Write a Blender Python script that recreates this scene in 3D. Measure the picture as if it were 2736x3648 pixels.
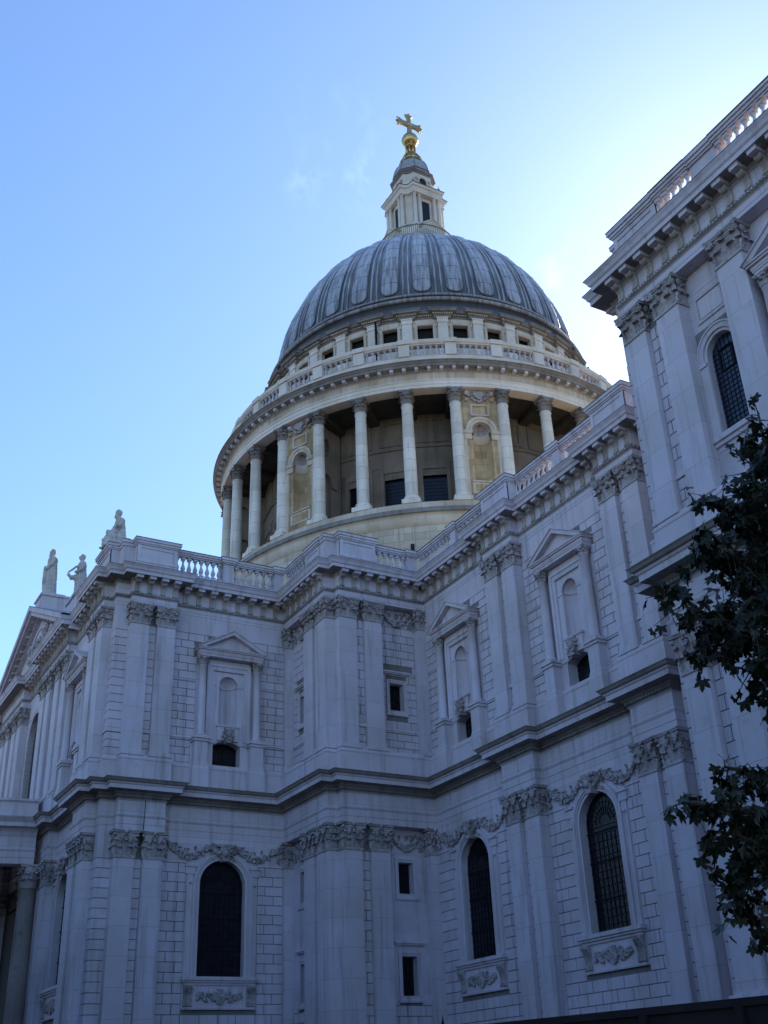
import bpy, bmesh, math, random
from math import sin, cos, pi, radians, sqrt, atan2, hypot
from mathutils import Vector, Matrix
from mathutils.geometry import tessellate_polygon
random.seed(7)
scene = bpy.context.scene
for o in list(bpy.data.objects): bpy.data.objects.remove(o)

# ------------------------------------------------------------------ camera, sky, sun, exposure
cam_d = bpy.data.cameras.new("camera"); cam = bpy.data.objects.new("camera", cam_d)
scene.collection.objects.link(cam); scene.camera = cam
CAMP = Vector((-54.3186, 30.0908, 1.6))
yaw, pitch, roll = -0.52539, 0.488696, -0.041766
fw = Vector((cos(pitch)*cos(yaw), cos(pitch)*sin(yaw), sin(pitch)))
rt = Vector((sin(yaw), -cos(yaw), 0)); up = rt.cross(fw)
R0 = cos(roll)*rt + sin(roll)*up; U0 = -sin(roll)*rt + cos(roll)*up
cam.matrix_world = Matrix(((R0.x, U0.x, -fw.x, CAMP.x), (R0.y, U0.y, -fw.y, CAMP.y), (R0.z, U0.z, -fw.z, CAMP.z), (0, 0, 0, 1)))
cam_d.sensor_fit = 'HORIZONTAL'; cam_d.sensor_width = 36.0
cam_d.lens = 36.0*3951.17/2736.0
cam_d.clip_start = 0.1; cam_d.clip_end = 5000
scene.render.resolution_x = 768; scene.render.resolution_y = 1024

SUN_EL, SUN_AZ = radians(34.5), radians(-55.0)      # azimuth counter-clockwise from +x (east)
w = bpy.data.worlds.new("World"); scene.world = w; w.use_nodes = True
nt = w.node_tree; nt.nodes.clear()
out = nt.nodes.new('ShaderNodeOutputWorld'); bg = nt.nodes.new('ShaderNodeBackground')
sky = nt.nodes.new('ShaderNodeTexSky'); sky.sky_type = 'NISHITA'; sky.sun_disc = False
sky.sun_elevation = SUN_EL; sky.sun_rotation = radians(90) - SUN_AZ
sky.air_density = 1.0; sky.dust_density = 0.30; sky.ozone_density = 6.0; sky.altitude = 0
SKY_STRENGTH = 0.15
bg.inputs[1].default_value = SKY_STRENGTH
# faint wisps of cirrus high in the sky
tc = nt.nodes.new('ShaderNodeTexCoord')
mp = nt.nodes.new('ShaderNodeMapping'); mp.inputs['Scale'].default_value = (9, 9, 6.0)
nz = nt.nodes.new('ShaderNodeTexNoise'); nz.inputs['Scale'].default_value = 3.1; nz.inputs['Detail'].default_value = 7; nz.inputs['Roughness'].default_value = .62
cr = nt.nodes.new('ShaderNodeValToRGB'); cr.color_ramp.elements[0].position = .50; cr.color_ramp.elements[1].position = .80
cr.color_ramp.elements[1].color = (.5, .5, .5, 1)
mx = nt.nodes.new('ShaderNodeMix'); mx.data_type = 'RGBA'
mx.inputs[7].default_value = (9, 9.6, 10.5, 1)
nt.links.new(tc.outputs['Generated'], mp.inputs[0]); nt.links.new(mp.outputs[0], nz.inputs['Vector'])
nt.links.new(nz.outputs[0], cr.inputs[0])
# two small wisps near the cross; each a soft patch of sky directions
def wisp(px, py, rad, amt):
    dv = (R0*((px-1368)/3951.17)+U0*((1824-py)/3951.17)+fw).normalized()
    ds = nt.nodes.new('ShaderNodeVectorMath'); ds.operation = 'DISTANCE'; ds.inputs[1].default_value = dv; nt.links.new(tc.outputs['Generated'], ds.inputs[0])
    mr = nt.nodes.new('ShaderNodeMapRange'); mr.inputs[1].default_value = rad; mr.inputs[2].default_value = 0; mr.inputs[3].default_value = 0; mr.inputs[4].default_value = amt; nt.links.new(ds.outputs['Value'], mr.inputs[0]); return mr.outputs[0]
tot = None
for wv in ((1095, 640, .028, .30), (1300, 650, .030, .30), (1230, 450, .06, .12), (1950, 980, .05, .4)):
    o_ = wisp(*wv)
    if tot is None: tot = o_
    else:
        ad = nt.nodes.new('ShaderNodeMath'); ad.operation = 'ADD'; nt.links.new(tot, ad.inputs[0]); nt.links.new(o_, ad.inputs[1]); tot = ad.outputs[0]
ml = nt.nodes.new('ShaderNodeMath'); ml.operation = 'MULTIPLY'; nt.links.new(tot, ml.inputs[0]); nt.links.new(cr.outputs[0], ml.inputs[1]); nt.links.new(ml.outputs[0], mx.inputs[0])
nt.links.new(sky.outputs[0], mx.inputs[6]); nt.links.new(mx.outputs[2], bg.inputs[0])
nt.links.new(bg.outputs[0], out.inputs[0])
sl = bpy.data.lights.new("sun", 'SUN'); sl.energy = 4.6; sl.angle = radians(.5); sl.color = (1, .88, .68)
so = bpy.data.objects.new("sun", sl); scene.collection.objects.link(so)
sd = Vector((cos(SUN_EL)*cos(SUN_AZ), cos(SUN_EL)*sin(SUN_AZ), sin(SUN_EL)))
so.rotation_euler = (-sd).to_track_quat('-Z', 'Y').to_euler(); so.location = (20, -60, 120)
scene.view_settings.view_transform = 'Standard'; scene.view_settings.look = 'None'
scene.view_settings.exposure = 0.9; scene.view_settings.gamma = 1.0

# ------------------------------------------------------------------ materials
def mat_base(name):
    m = bpy.data.materials.new(name); m.use_nodes = True; t = m.node_tree
    return m, t, t.nodes['Principled BSDF']
def N(t, k, **kw):
    n = t.nodes.new(k)
    for a, b in kw.items():
        if a in n.inputs.keys(): n.inputs[a].default_value = b
        else: setattr(n, a, b)
    return n
def ramp(t, fac, p0, c0, p1, c1):
    r = t.nodes.new('ShaderNodeValToRGB'); e = r.color_ramp.elements
    e[0].position = p0; e[0].color = (*c0, 1); e[1].position = p1; e[1].color = (*c1, 1)
    t.links.new(fac, r.inputs[0]); return r.outputs[0]
def mixc(t, fac, a, b, mode='MIX'):
    m = t.nodes.new('ShaderNodeMix'); m.data_type = 'RGBA'; m.blend_type = mode
    for s, v in ((0, fac), (6, a), (7, b)):
        if isinstance(v, (int, float)): m.inputs[s].default_value = v
        elif isinstance(v, tuple): m.inputs[s].default_value = (*v, 1)
        else: t.links.new(v, m.inputs[s])
    return m.outputs[2]
def coord(t, sc=(1, 1, 1)):
    g = t.nodes.new('ShaderNodeNewGeometry'); m = t.nodes.new('ShaderNodeMapping'); m.inputs['Scale'].default_value = sc
    t.links.new(g.outputs['Position'], m.inputs[0]); return m.outputs[0], g
def noise(t, v, s, d=4, r=.55):
    n = N(t, 'ShaderNodeTexNoise', Scale=s, Detail=d, Roughness=r); t.links.new(v, n.inputs['Vector']); return n.outputs[0]
def stone(name, sscale=2.3, base=(.64, .58, .65), warm=(.54, .475, .485), dark=(.16, .145, .13), soot_shade=.35, island=.12, streak=.9, rough=.85):
    m, t, b = mat_base(name); b.inputs['Roughness'].default_value = rough
    v, g = coord(t); vs, _ = coord(t, (1.6, 1.6, .12))
    c = mixc(t, ramp(t, noise(t, v, .45, 5), .35, (0, 0, 0), .7, (1, 1, 1)), base, warm)
    st = ramp(t, noise(t, vs, 1.5, 6, .6), .52, (0, 0, 0), .78, (1, 1, 1))
    k = t.nodes.new('ShaderNodeMath'); k.operation = 'MULTIPLY'; k.inputs[1].default_value = streak; t.links.new(st, k.inputs[0])
    c = mixc(t, k.outputs[0], c, tuple(x*.52 for x in warm))
    sp = ramp(t, noise(t, v, sscale, 8, .68), .58 if sscale < 5 else .50, (0, 0, 0), .8, (1, 1, 1))
    k2 = t.nodes.new('ShaderNodeMath'); k2.operation = 'MULTIPLY'; k2.inputs[1].default_value = soot_shade; t.links.new(sp, k2.inputs[0])
    c = mixc(t, k2.outputs[0], c, dark)
    hs = t.nodes.new('ShaderNodeHueSaturation'); t.links.new(c, hs.inputs['Color'])
    mr = t.nodes.new('ShaderNodeMapRange'); mr.inputs[3].default_value = 1-island; mr.inputs[4].default_value = 1+island*.6
    t.links.new(g.outputs['Random Per Island'], mr.inputs[0]); t.links.new(mr.outputs[0], hs.inputs['Value'])
    t.links.new(hs.outputs[0], b.inputs['Base Color'])
    bp = N(t, 'ShaderNodeBump', Strength=.35, Distance=.03); t.links.new(noise(t, v, 9, 8, .7), bp.inputs['Height']); t.links.new(bp.outputs[0], b.inputs['Normal'])
    return m
M = {}
M['stone'] = stone('portland_stone')
M['block'] = stone('rusticated_ashlar', island=.07)
M['joint'] = stone('joint_shadow_stone', base=(.24, .215, .21), warm=(.17, .15, .14), island=0)
M['carved'] = stone('weathered_shaded_carved_stone', sscale=7., base=(.54, .48, .49), warm=(.36, .31, .30), dark=(.05, .042, .04), soot_shade=1., island=.3)  # dense dark speckle paints shaded hollows into the weathered carving
M['console'] = stone('stained_console_stone', base=(.46, .42, .39), warm=(.32, .25, .20), dark=(.12, .09, .07), soot_shade=.7, island=.1)
M['edge'] = stone('sooty_shaded_moulding_stone', base=(.30, .27, .255), warm=(.19, .165, .15), dark=(.06, .05, .045), soot_shade=.9, island=0)  # soot, plus recess shade painted into mouldings and soffits for contrast
M['cream'] = stone('yellowed_drum_stone', base=(.70, .59, .48), warm=(.50, .39, .28), dark=(.13, .105, .08), soot_shade=.55, island=.14, streak=.7)
M['ochre'] = None
M['white'] = stone('pale_column_stone', base=(.84, .75, .66), warm=(.64, .54, .43), soot_shade=.12, island=.05, streak=.25)
M['statue'] = stone('statue_stone', base=(.60, .55, .52), warm=(.42, .37, .33), dark=(.1, .09, .08), soot_shade=.7, island=0)
def ashlar(name, base, warm, row=.5, bw=1.1, cyl=None, var=.18, mort=.4):
    m = stone(name, base=base, warm=warm, island=0); t = m.node_tree; b = t.nodes['Principled BSDF']
    src = b.inputs['Base Color'].links[0].from_socket
    g = t.nodes.new('ShaderNodeNewGeometry'); sx = t.nodes.new('ShaderNodeSeparateXYZ'); t.links.new(g.outputs['Position'], sx.inputs[0])
    cb = t.nodes.new('ShaderNodeCombineXYZ')
    if cyl:
        a = N(t, 'ShaderNodeVectorMath', operation='SUBTRACT'); a.inputs[1].default_value = (*cyl[:2], 0)
        t.links.new(g.outputs['Position'], a.inputs[0]); s2 = t.nodes.new('ShaderNodeSeparateXYZ'); t.links.new(a.outputs[0], s2.inputs[0])
        at = N(t, 'ShaderNodeMath', operation='ARCTAN2'); t.links.new(s2.outputs[1], at.inputs[0]); t.links.new(s2.outputs[0], at.inputs[1])
        ml = N(t, 'ShaderNodeMath', operation='MULTIPLY'); ml.inputs[1].default_value = cyl[2]; t.links.new(at.outputs[0], ml.inputs[0]); t.links.new(ml.outputs[0], cb.inputs[0])
    else:
        ad = N(t, 'ShaderNodeMath', operation='ADD'); t.links.new(sx.outputs[0], ad.inputs[0]); t.links.new(sx.outputs[1], ad.inputs[1]); t.links.new(ad.outputs[0], cb.inputs[0])
    t.links.new(sx.outputs[2], cb.inputs[1])
    br = t.nodes.new('ShaderNodeTexBrick'); t.links.new(cb.outputs[0], br.inputs['Vector'])
    br.inputs['Scale'].default_value = 1; br.inputs['Row Height'].default_value = row; br.inputs['Brick Width'].default_value = bw; br.inputs['Mortar Size'].default_value = .018
    br.inputs['Color1'].default_value = (1-var, 1-var, 1-var*1.1, 1); br.inputs['Color2'].default_value = (1+var*.6, 1+var*.6, 1+var*.55, 1); br.inputs['Mortar'].default_value = (1-mort, 1-mort, 1-mort, 1); br.inputs['Bias'].default_value = -.2
    t.links.new(mixc(t, 1.0, src, br.outputs[0], 'MULTIPLY'), b.inputs['Base Color'])
    return m
DX, DY = 17.86, -16.86
M['drum'] = ashlar('drum_ashlar', (.69, .59, .485), (.50, .40, .30), .55, 1.4, (DX, DY, 18.0))
M['shaft'] = ashlar('column_drum_stone', (.85, .77, .69), (.70, .61, .51), .95, 60.0, (DX, DY, 18.0))
M['ochre'] = ashlar('ochre_stained_stone', (.62, .45, .27), (.38, .25, .13), .55, .9, (DX, DY, 18.0), var=.25, mort=.3)
M['plain'] = ashlar('smooth_ashlar', (.64, .58, .655), (.56, .50, .51), 1.35, 3.3, var=.06, mort=.22)
def simple(name, c, rough=.6, metal=0., nscale=2., var=.3, bump=0, spec=.5):
    m, t, b = mat_base(name); v, g = coord(t)
    n = ramp(t, noise(t, v, nscale, 6, .6), .3, tuple(x*(1-var) for x in c), .7, tuple(min(1, x*(1+var)) for x in c))
    t.links.new(n, b.inputs['Base Color']); b.inputs['Roughness'].default_value = rough; b.inputs['Metallic'].default_value = metal
    b.inputs['Specular IOR Level'].default_value = spec
    if bump:
        bp = N(t, 'ShaderNodeBump', Strength=bump, Distance=.02); t.links.new(noise(t, v, nscale*4, 6, .6), bp.inputs['Height']); t.links.new(bp.outputs[0], b.inputs['Normal'])
    return m
def lead(name, c, streakc, amt, rough=.42, foot=0.):
    m, t, b = mat_base(name); v, g = coord(t)
    a = N(t, 'ShaderNodeVectorMath', operation='SUBTRACT'); a.inputs[1].default_value = (DX, DY, 0); t.links.new(g.outputs['Position'], a.inputs[0])
    s2 = t.nodes.new('ShaderNodeSeparateXYZ'); t.links.new(a.outputs[0], s2.inputs[0])
    at = N(t, 'ShaderNodeMath', operation='ARCTAN2'); t.links.new(s2.outputs[1], at.inputs[0]); t.links.new(s2.outputs[0], at.inputs[1])
    cb = t.nodes.new('ShaderNodeCombineXYZ'); ml = N(t, 'ShaderNodeMath', operation='MULTIPLY'); ml.inputs[1].default_value = 42.; t.links.new(at.outputs[0], ml.inputs[0])
    mz = N(t, 'ShaderNodeMath', operation='MULTIPLY'); mz.inputs[1].default_value = .22; t.links.new(s2.outputs[2], mz.inputs[0])
    t.links.new(ml.outputs[0], cb.inputs[0]); t.links.new(mz.outputs[0], cb.inputs[1])
    st = ramp(t, noise(t, cb.outputs[0], 1.6, 7, .66), .44, (0, 0, 0), .60, (1, 1, 1))
    # streaks grow towards the dome's foot: rain-washed run-off
    mr = N(t, 'ShaderNodeMapRange'); mr.inputs[1].default_value = 74; mr.inputs[2].default_value = 60; mr.inputs[3].default_value = .25; mr.inputs[4].default_value = amt
    t.links.new(s2.outputs[2], mr.inputs[0])
    k = N(t, 'ShaderNodeMath', operation='MULTIPLY'); t.links.new(st, k.inputs[0]); t.links.new(mr.outputs[0], k.inputs[1])
    base = mixc(t, ramp(t, noise(t, v, .5, 4), .35, (0, 0, 0), .7, (1, 1, 1)), c, tuple(x*.82 for x in c))
    col = mixc(t, k.outputs[0], base, streakc)
    if foot:      # soot crust held on the lowest sheets, broken up by run-off
        m2 = N(t, 'ShaderNodeMapRange'); m2.inputs[1].default_value = 66.5; m2.inputs[2].default_value = 60.5; m2.inputs[3].default_value = 0; m2.inputs[4].default_value = foot
        nn = N(t, 'ShaderNodeMath', operation='ADD'); t.links.new(s2.outputs[2], nn.inputs[0])
        n3 = N(t, 'ShaderNodeMath', operation='MULTIPLY_ADD'); n3.inputs[1].default_value = 9.0; n3.inputs[2].default_value = -4.5; t.links.new(noise(t, cb.outputs[0], .9, 5, .6), n3.inputs[0]); t.links.new(n3.outputs[0], nn.inputs[1])
        t.links.new(nn.outputs[0], m2.inputs[0]); col = mixc(t, m2.outputs[0], col, (.10, .097, .10))
    # rust-brown patches
    pt = ramp(t, noise(t, cb.outputs[0], .35, 3, .5), .62, (0, 0, 0), .72, (1, 1, 1)); k3 = N(t, 'ShaderNodeMath', operation='MULTIPLY'); k3.inputs[1].default_value = .4; t.links.new(pt, k3.inputs[0])
    col = mixc(t, k3.outputs[0], col, (.22, .19, .14))
    t.links.new(col, b.inputs['Base Color']); b.inputs['Roughness'].default_value = rough; b.inputs['Metallic'].default_value = .25
    bp = N(t, 'ShaderNodeBump', Strength=.25, Distance=.05); t.links.new(noise(t, v, 1.2, 5), bp.inputs['Height']); t.links.new(bp.outputs[0], b.inputs['Normal'])
    return m
M['lead'] = lead('weathered_lead', (.36, .355, .37), (.10, .095, .095), 1.0, foot=.9)
M['leadp'] = lead('pale_lead_panel', (.66, .65, .69), (.20, .185, .18), .95, rough=.55, foot=.4)
M['roof'] = simple('dark_lead_roof', (.09, .095, .11), .5, .2)
M['roofpale'] = simple('bounce_tint_roof', (.46, .39, .25), .8)  # unseen roof tinted pale yellow to bounce warm light upward
M['cap'] = simple('grey_cupola_lead', (.36, .35, .34), .5, .1, 3, .3)
M['flash'] = simple('lead_flashing', (.05, .05, .055), .6, .1)
M['gold'] = simple('gilding', (.62, .42, .17), .36, 1.0, 5, .12)
M['iron'] = simple('dark_iron', (.008, .008, .010), .7, 0., spec=.2)
M['glass'] = simple('leaded_glass', (.010, .010, .016), .09, 0, 3, .5, bump=.5, spec=.32)
M['glass2'] = simple('dark_blue_glass', (.02, .03, .06), .2, 0, 3, .4, bump=.3)
M['void'] = simple('unlit_interior', (.015, .013, .012), .9)
M['inner'] = stone('shaded_inner_drum_stone', base=(.27, .205, .155), warm=(.17, .125, .09), dark=(.07, .05, .04), soot_shade=.6, island=.1)  # shade behind the columns painted in as a darker brown stone
M['ceil'] = simple('shaded_peristyle_ceiling', (.05, .042, .035), .9)  # shade under the peristyle painted into the ceiling colour
M['dcap'] = stone('portico_shade_capital_stone', base=(.31, .265, .245), warm=(.17, .135, .115), dark=(.05, .04, .035), soot_shade=.95, island=.3)  # dark capital tone; also paints shadow on the portico columns
M['hoard'] = simple('dark_painted_hoarding', (.022, .018, .022), .7, 0, 1.5, .4)
M['paving'] = simple('dark_paving', (.04, .038, .036), .9, 0, .8, .3, bump=.3)
M['leaf'] = None
def leafmat():
    m, t, b = mat_base('plane_leaf'); g = t.nodes.new('ShaderNodeNewGeometry')
    r = t.nodes.new('ShaderNodeValToRGB'); e = r.color_ramp.elements
    e[0].position = 0; e[0].color = (.018, .028, .010, 1); e[1].position = 1; e[1].color = (.035, .05, .018, 1)
    x = e.new(.93); x.color = (.022, .03, .012, 1); x = e.new(.965); x.color = (.06, .03, .012, 1)
    t.links.new(g.outputs['Random Per Island'], r.inputs[0]); t.links.new(r.outputs[0], b.inputs['Base Color'])
    b.inputs['Roughness'].default_value = .5
    return m
M['leaf'] = leafmat()
M['bark'] = simple('plane_bark', (.10, .085, .06), .85, 0, 3, .45, bump=.6)
M['brick'] = simple('brown_brick', (.10, .075, .06), .9, 0, 1.5, .25)

# ------------------------------------------------------------------ mesh helpers
class MB:
    def __init__(s): s.v = []; s.f = []; s.sm = []
    def add(s, vs, fs, smooth=False, T=None):
        n = len(s.v)
        if T is not None: vs = [T @ Vector(p) for p in vs]
        s.v += [tuple(p) for p in vs]; s.f += [tuple(i+n for i in f) for f in fs]; s.sm += [smooth]*len(fs)
        return s
    def box(s, x0, x1, y0, y1, z0, z1, T=None):
        return s.add([(x0, y0, z0), (x1, y0, z0), (x1, y1, z0), (x0, y1, z0), (x0, y0, z1), (x1, y0, z1), (x1, y1, z1), (x0, y1, z1)],
                     [(0, 3, 2, 1), (4, 5, 6, 7), (0, 1, 5, 4), (1, 2, 6, 5), (2, 3, 7, 6), (3, 0, 4, 7)], T=T)
    def lathe(s, prof, seg=16, c=(0, 0), smooth=True, T=None, a0=0, a1=2*pi, caps=True):
        full = abs(a1-a0-2*pi) < 1e-6; n = seg if full else seg+1; vs = []; fs = []
        for r, z in prof:
            for i in range(n):
                a = a0+(a1-a0)*i/seg; vs.append((c[0]+r*cos(a), c[1]+r*sin(a), z))
        for j in range(len(prof)-1):
            for i in range(seg if full else seg):
                k = (i+1) % n
                fs.append((j*n+i, j*n+k, (j+1)*n+k, (j+1)*n+i))
        if caps and full:
            fs.append(tuple(range(n))[::-1]); fs.append(tuple((len(prof)-1)*n+i for i in range(n)))
        return s.add(vs, fs, smooth, T)
    def extrude(s, poly, y0, y1, holes=(), T=None, smooth=False):
        # poly in (x,z); extruded along y
        loops = [list(poly)]+[list(h) for h in holes]
        tri = tessellate_polygon([[Vector((x, z, 0)) for x, z in l] for l in loops])
        flat = [p for l in loops for p in l]; n = len(flat)
        vs = [(x, y0, z) for x, z in flat]+[(x, y1, z) for x, z in flat]
        fs = [tuple(t_) for t_ in tri]+[tuple(i+n for i in t_[::-1]) for t_ in tri]
        k = 0
        for l in loops:
            m = len(l)
            for i in range(m):
                a, b = k+i, k+(i+1) % m; fs.append((a, b, b+n, a+n))
            k += m
        return s.add(vs, fs, smooth, T)
    def tube(s, pts, r, seg=6, smooth=True, T=None):
        vs = []; fs = []; n = len(pts)
        rs = r if isinstance(r, (list, tuple)) else [r]*n
        pts = [Vector(p) for p in pts]; prev = None
        for i, p in enumerate(pts):
            d = (pts[min(i+1, n-1)]-pts[max(i-1, 0)]).normalized()
            if prev is None: u = d.orthogonal().normalized()
            else:
                u = prev - d*prev.dot(d); u = u.normalized() if u.length > 1e-6 else d.orthogonal().normalized()
            prev = u; w_ = d.cross(u)
            for k in range(seg):
                a = 2*pi*k/seg; vs.append(p+(u*cos(a)+w_*sin(a))*rs[i])
        for i in range(n-1):
            for k in range(seg):
                k2 = (k+1) % seg; fs.append((i*seg+k, i*seg+k2, (i+1)*seg+k2, (i+1)*seg+k))
        fs.append(tuple(range(seg))[::-1]); fs.append(tuple((n-1)*seg+k for k in range(seg)))
        return s.add(vs, fs, smooth, T)
    def ball(s, c, r, seg=7, rings=5, sc=(1, 1, 1), T=None):
        vs = []; fs = []
        for j in range(1, rings):
            ph = pi*j/rings
            for i in range(seg):
                a = 2*pi*i/seg; vs.append((c[0]+r*sc[0]*sin(ph)*cos(a), c[1]+r*sc[1]*sin(ph)*sin(a), c[2]+r*sc[2]*cos(ph)))
        t0 = len(vs); vs.append((c[0], c[1], c[2]+r*sc[2])); vs.append((c[0], c[1], c[2]-r*sc[2]))
        for j in range(rings-2):
            for i in range(seg):
                k = (i+1) % seg; fs.append((j*seg+i, (j+1)*seg+i, (j+1)*seg+k, j*seg+k))
        for i in range(seg):
            k = (i+1) % seg; fs.append((t0, i, k)); fs.append((t0+1, (rings-2)*seg+k, (rings-2)*seg+i))
        return s.add(vs, fs, True, T)
    def mesh(s, name, mat=None, recalc=True):
        me = bpy.data.meshes.new(name); me.from_pydata(s.v, [], s.f)
        for p, f in zip(me.polygons, s.sm): p.use_smooth = f
        if recalc:
            bm = bmesh.new(); bm.from_mesh(me); bmesh.ops.recalc_face_normals(bm, faces=bm.faces); bm.to_mesh(me); bm.free()
        if mat: me.materials.append(mat)
        me.update(); return me
def link(name, data, parent=None, loc=(0, 0, 0), rz=0., label=None):
    o = bpy.data.objects.new(name, data); scene.collection.objects.link(o)
    o.parent = parent; o.location = loc; o.rotation_euler = (0, 0, rz)
    if label: o['label'] = label
    return o
def obj(name, mb, mat, parent=None, loc=(0, 0, 0), rz=0., label=None, recalc=True):
    return link(name, mb.mesh(name, mat, recalc), parent, loc, rz, label)
def copy_tree(o, parent=None):
    c = o.copy(); scene.collection.objects.link(c); c.parent = parent
    for ch in list(o.children): copy_tree(ch, c)
    return c
def thing(name, label, cat, loc=(0, 0, 0), group=None):
    o = bpy.data.objects.new(name, None); scene.collection.objects.link(o); o.location = loc
    o['label'] = label; o['category'] = cat
    if group: o['group'] = group
    return o
def tag(o, label=None, cat=None, kind=None, group=None):
    if label: o['label'] = label
    if cat: o['category'] = cat
    if kind: o['kind'] = kind
    if group: o['group'] = group
    return o
def place(o, face, s, plane, z=0.):
    # face 'N' (looks +y), 'W' (looks -x)
    if face == 'N': o.location = (s, plane, z); o.rotation_euler = (0, 0, pi)
    elif face == 'W': o.location = (plane, s, z); o.rotation_euler = (0, 0, -pi/2)
    elif face == 'E': o.location = (plane, s, z); o.rotation_euler = (0, 0, pi/2)
    return o
def bx(mb, face, s0, s1, d0, d1, z0, z1):
    # box in wall coordinates: d along the outward direction given as absolute plane coordinates
    if s0 > s1: s0, s1 = s1, s0
    if d0 > d1: d0, d1 = d1, d0
    if face in 'NS': mb.box(s0, s1, d0, d1, z0, z1)
    else: mb.box(d0, d1, s0, s1, z0, z1)
def offset_path(path, o, closed=False):
    n = len(path); res = []
    for i in range(n):
        p = Vector(path[i])
        if closed: a = Vector(path[i-1]); b = Vector(path[(i+1) % n])
        else: a = Vector(path[i-1]) if i else None; b = Vector(path[i+1]) if i < n-1 else None
        ns = []
        for q, r in ((a, p), (p, b)):
            if q is None or r is None: continue
            d = (r-q).normalized(); ns.append(Vector((-d.y, d.x)))     # left of travel = outward
        if len(ns) == 1: res.append(p+ns[0]*o)
        else:
            m = ns[0]+ns[1]; k = m.dot(ns[0])
            res.append(p+m*(o/k) if abs(k) > .05 else p+ns[0]*o)
    return res
def sweep(mb, path, prof, closed=False, smooth=False):
    rows = [[(q.x, q.y, z) for q in offset_path(path, o, closed)] for o, z in prof]
    n = len(path); m = len(prof); vs = [p for r in rows for p in r]; fs = []
    for j in range(m-1):
        for i in range(n if closed else n-1):
            k = (i+1) % n; fs.append((j*n+i, j*n+k, (j+1)*n+k, (j+1)*n+i))
    return mb.add(vs, fs, smooth)
def arc(cx, cz, r, a0, a1, n): return [(cx+r*cos(a0+(a1-a0)*i/n), cz+r*sin(a0+(a1-a0)*i/n)) for i in range(n+1)]

# ------------------------------------------------------------------ cathedral
CATH = thing('cathedral', 'pale stone domed cathedral with columned drum, lead dome and gilded cross', 'cathedral', (0, 0, 0))
P = .51
# reference line of the pilaster-free piers, walked from the west block (west) to the transept (east); outward is on the left
REF = [(-50, 6.40), (-31.09, 6.40), (-31.09, 5.89), (-30.38, 5.89), (-30.38, -.85),
       (-23.65, -.85), (-23.65, -.34), (-21.13, -.34), (-21.13, -.85),
       (-14.36, -.85), (-14.36, -.34), (-11.85, -.34), (-11.85, -.85),
       (-4.95, -.85), (-4.95, 4.55), (-4.44, 4.55), (-4.44, 5.16), (.85, 5.16),
       (.85, 11.89), (.34, 11.89), (.34, 14.38), (.85, 14.38), (.85, 15.09), (1.56, 15.09), (1.56, 15.60), (4.15, 15.60), (4.15, 15.09),
       (8.85, 15.09), (8.85, 15.60), (15.2, 15.60), (15.2, 15.09), (20.5, 15.09), (20.5, 15.60), (26.9, 15.60), (26.9, 15.09), (31.5, 15.09), (31.5, 15.6), (34.2, 15.6), (34.2, 15.09), (34.87, 15.09), (34.87, 0)]
# walls: the same line with recesses pushed in
WALL = [(-50, 5.87), (-30.40, 5.87), (-30.40, -.88), (-4.38, -.88), (-4.38, 4.62), (.88, 4.62), (.88, 15.07), (34.85, 15.07), (34.85, -.88), (60, -.88), (60, -33), (-50, -33)]

# solid core so that no light leaks through
mb = MB()
CZ = 28.05
mb.box(-50, 60, -33, -1.60, 0, CZ); mb.box(-50, -31.2, -1.70, 5.15, 0, CZ)
mb.box(-3.7, 1.7, -1.70, 3.95, 0, CZ); mb.box(1.62, 34.1, -1.70, 14.35, 0, CZ); mb.box(1.6, 34.2, -50, -33.1, 0, CZ)
for x0, x1, y0, y1 in ((-50, 60, -1.7, -.9), (-50, -30.5, 5.0, 5.85), (-4.4, -3.6, -1, 4.6), (-4.4, 1, 3.9, 4.6), (.9, 1.7, 4.6, 15.05), (.9, 34.8, 14.3, 15.05), (-31.3, -30.5, -1, 5.8)): mb.box(x0, x1, y0, y1, 27.3, CZ+.004)
obj('roof', mb, M['roofpale'], CATH)

mb = MB()     # flat wall faces, as a sheet with the recess planes
def wallbox(face, s0, s1, plane, z0, z1, th=.12, holes=()):
    global mb
    # holes: list of polygons in (s,z)
    poly = [(s0, z0), (s1, z0), (s1, z1), (s0, z1)]
    T = Matrix.Identity(4)
    if face == 'N': T = Matrix(((1, 0, 0, 0), (0, 1, 0, 0), (0, 0, 1, 0), (0, 0, 0, 1))); mb.extrude(poly, plane, plane-th, holes, T)
    else:
        T = Matrix(((0, 1, 0, 0), (1, 0, 0, 0), (0, 0, 1, 0), (0, 0, 0, 1))); mb.extrude(poly, plane, plane+th, holes, T)
def hole_arch(c, hw, z0, zs, n=20): return [(c-hw, z0), (c+hw, z0)] + arc(c, zs, hw, 0, pi, n)
def hole_seg(c, hw, z0, zs, rise, n=8):
    R = (hw*hw+rise*rise)/(2*rise); a = math.asin(hw/R)
    return [(c-hw, z0), (c+hw, z0)] + [(c+R*sin(t), zs+rise-R+R*cos(t)) for t in [a-2*a*i/n for i in range(n+1)]]
def hole_rect(s0, s1, z0, z1): return [(s0, z0), (s1, z0), (s1, z1), (s0, z1)]
ZL0, ZL1, ZU0, ZU1 = 0, 13.93, 16.2, 26.07
BAYS_L = []   # (face, centre, plane) of tall arched windows
N1C, N2C, TC = -8.35, -17.75, 8.53
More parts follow.
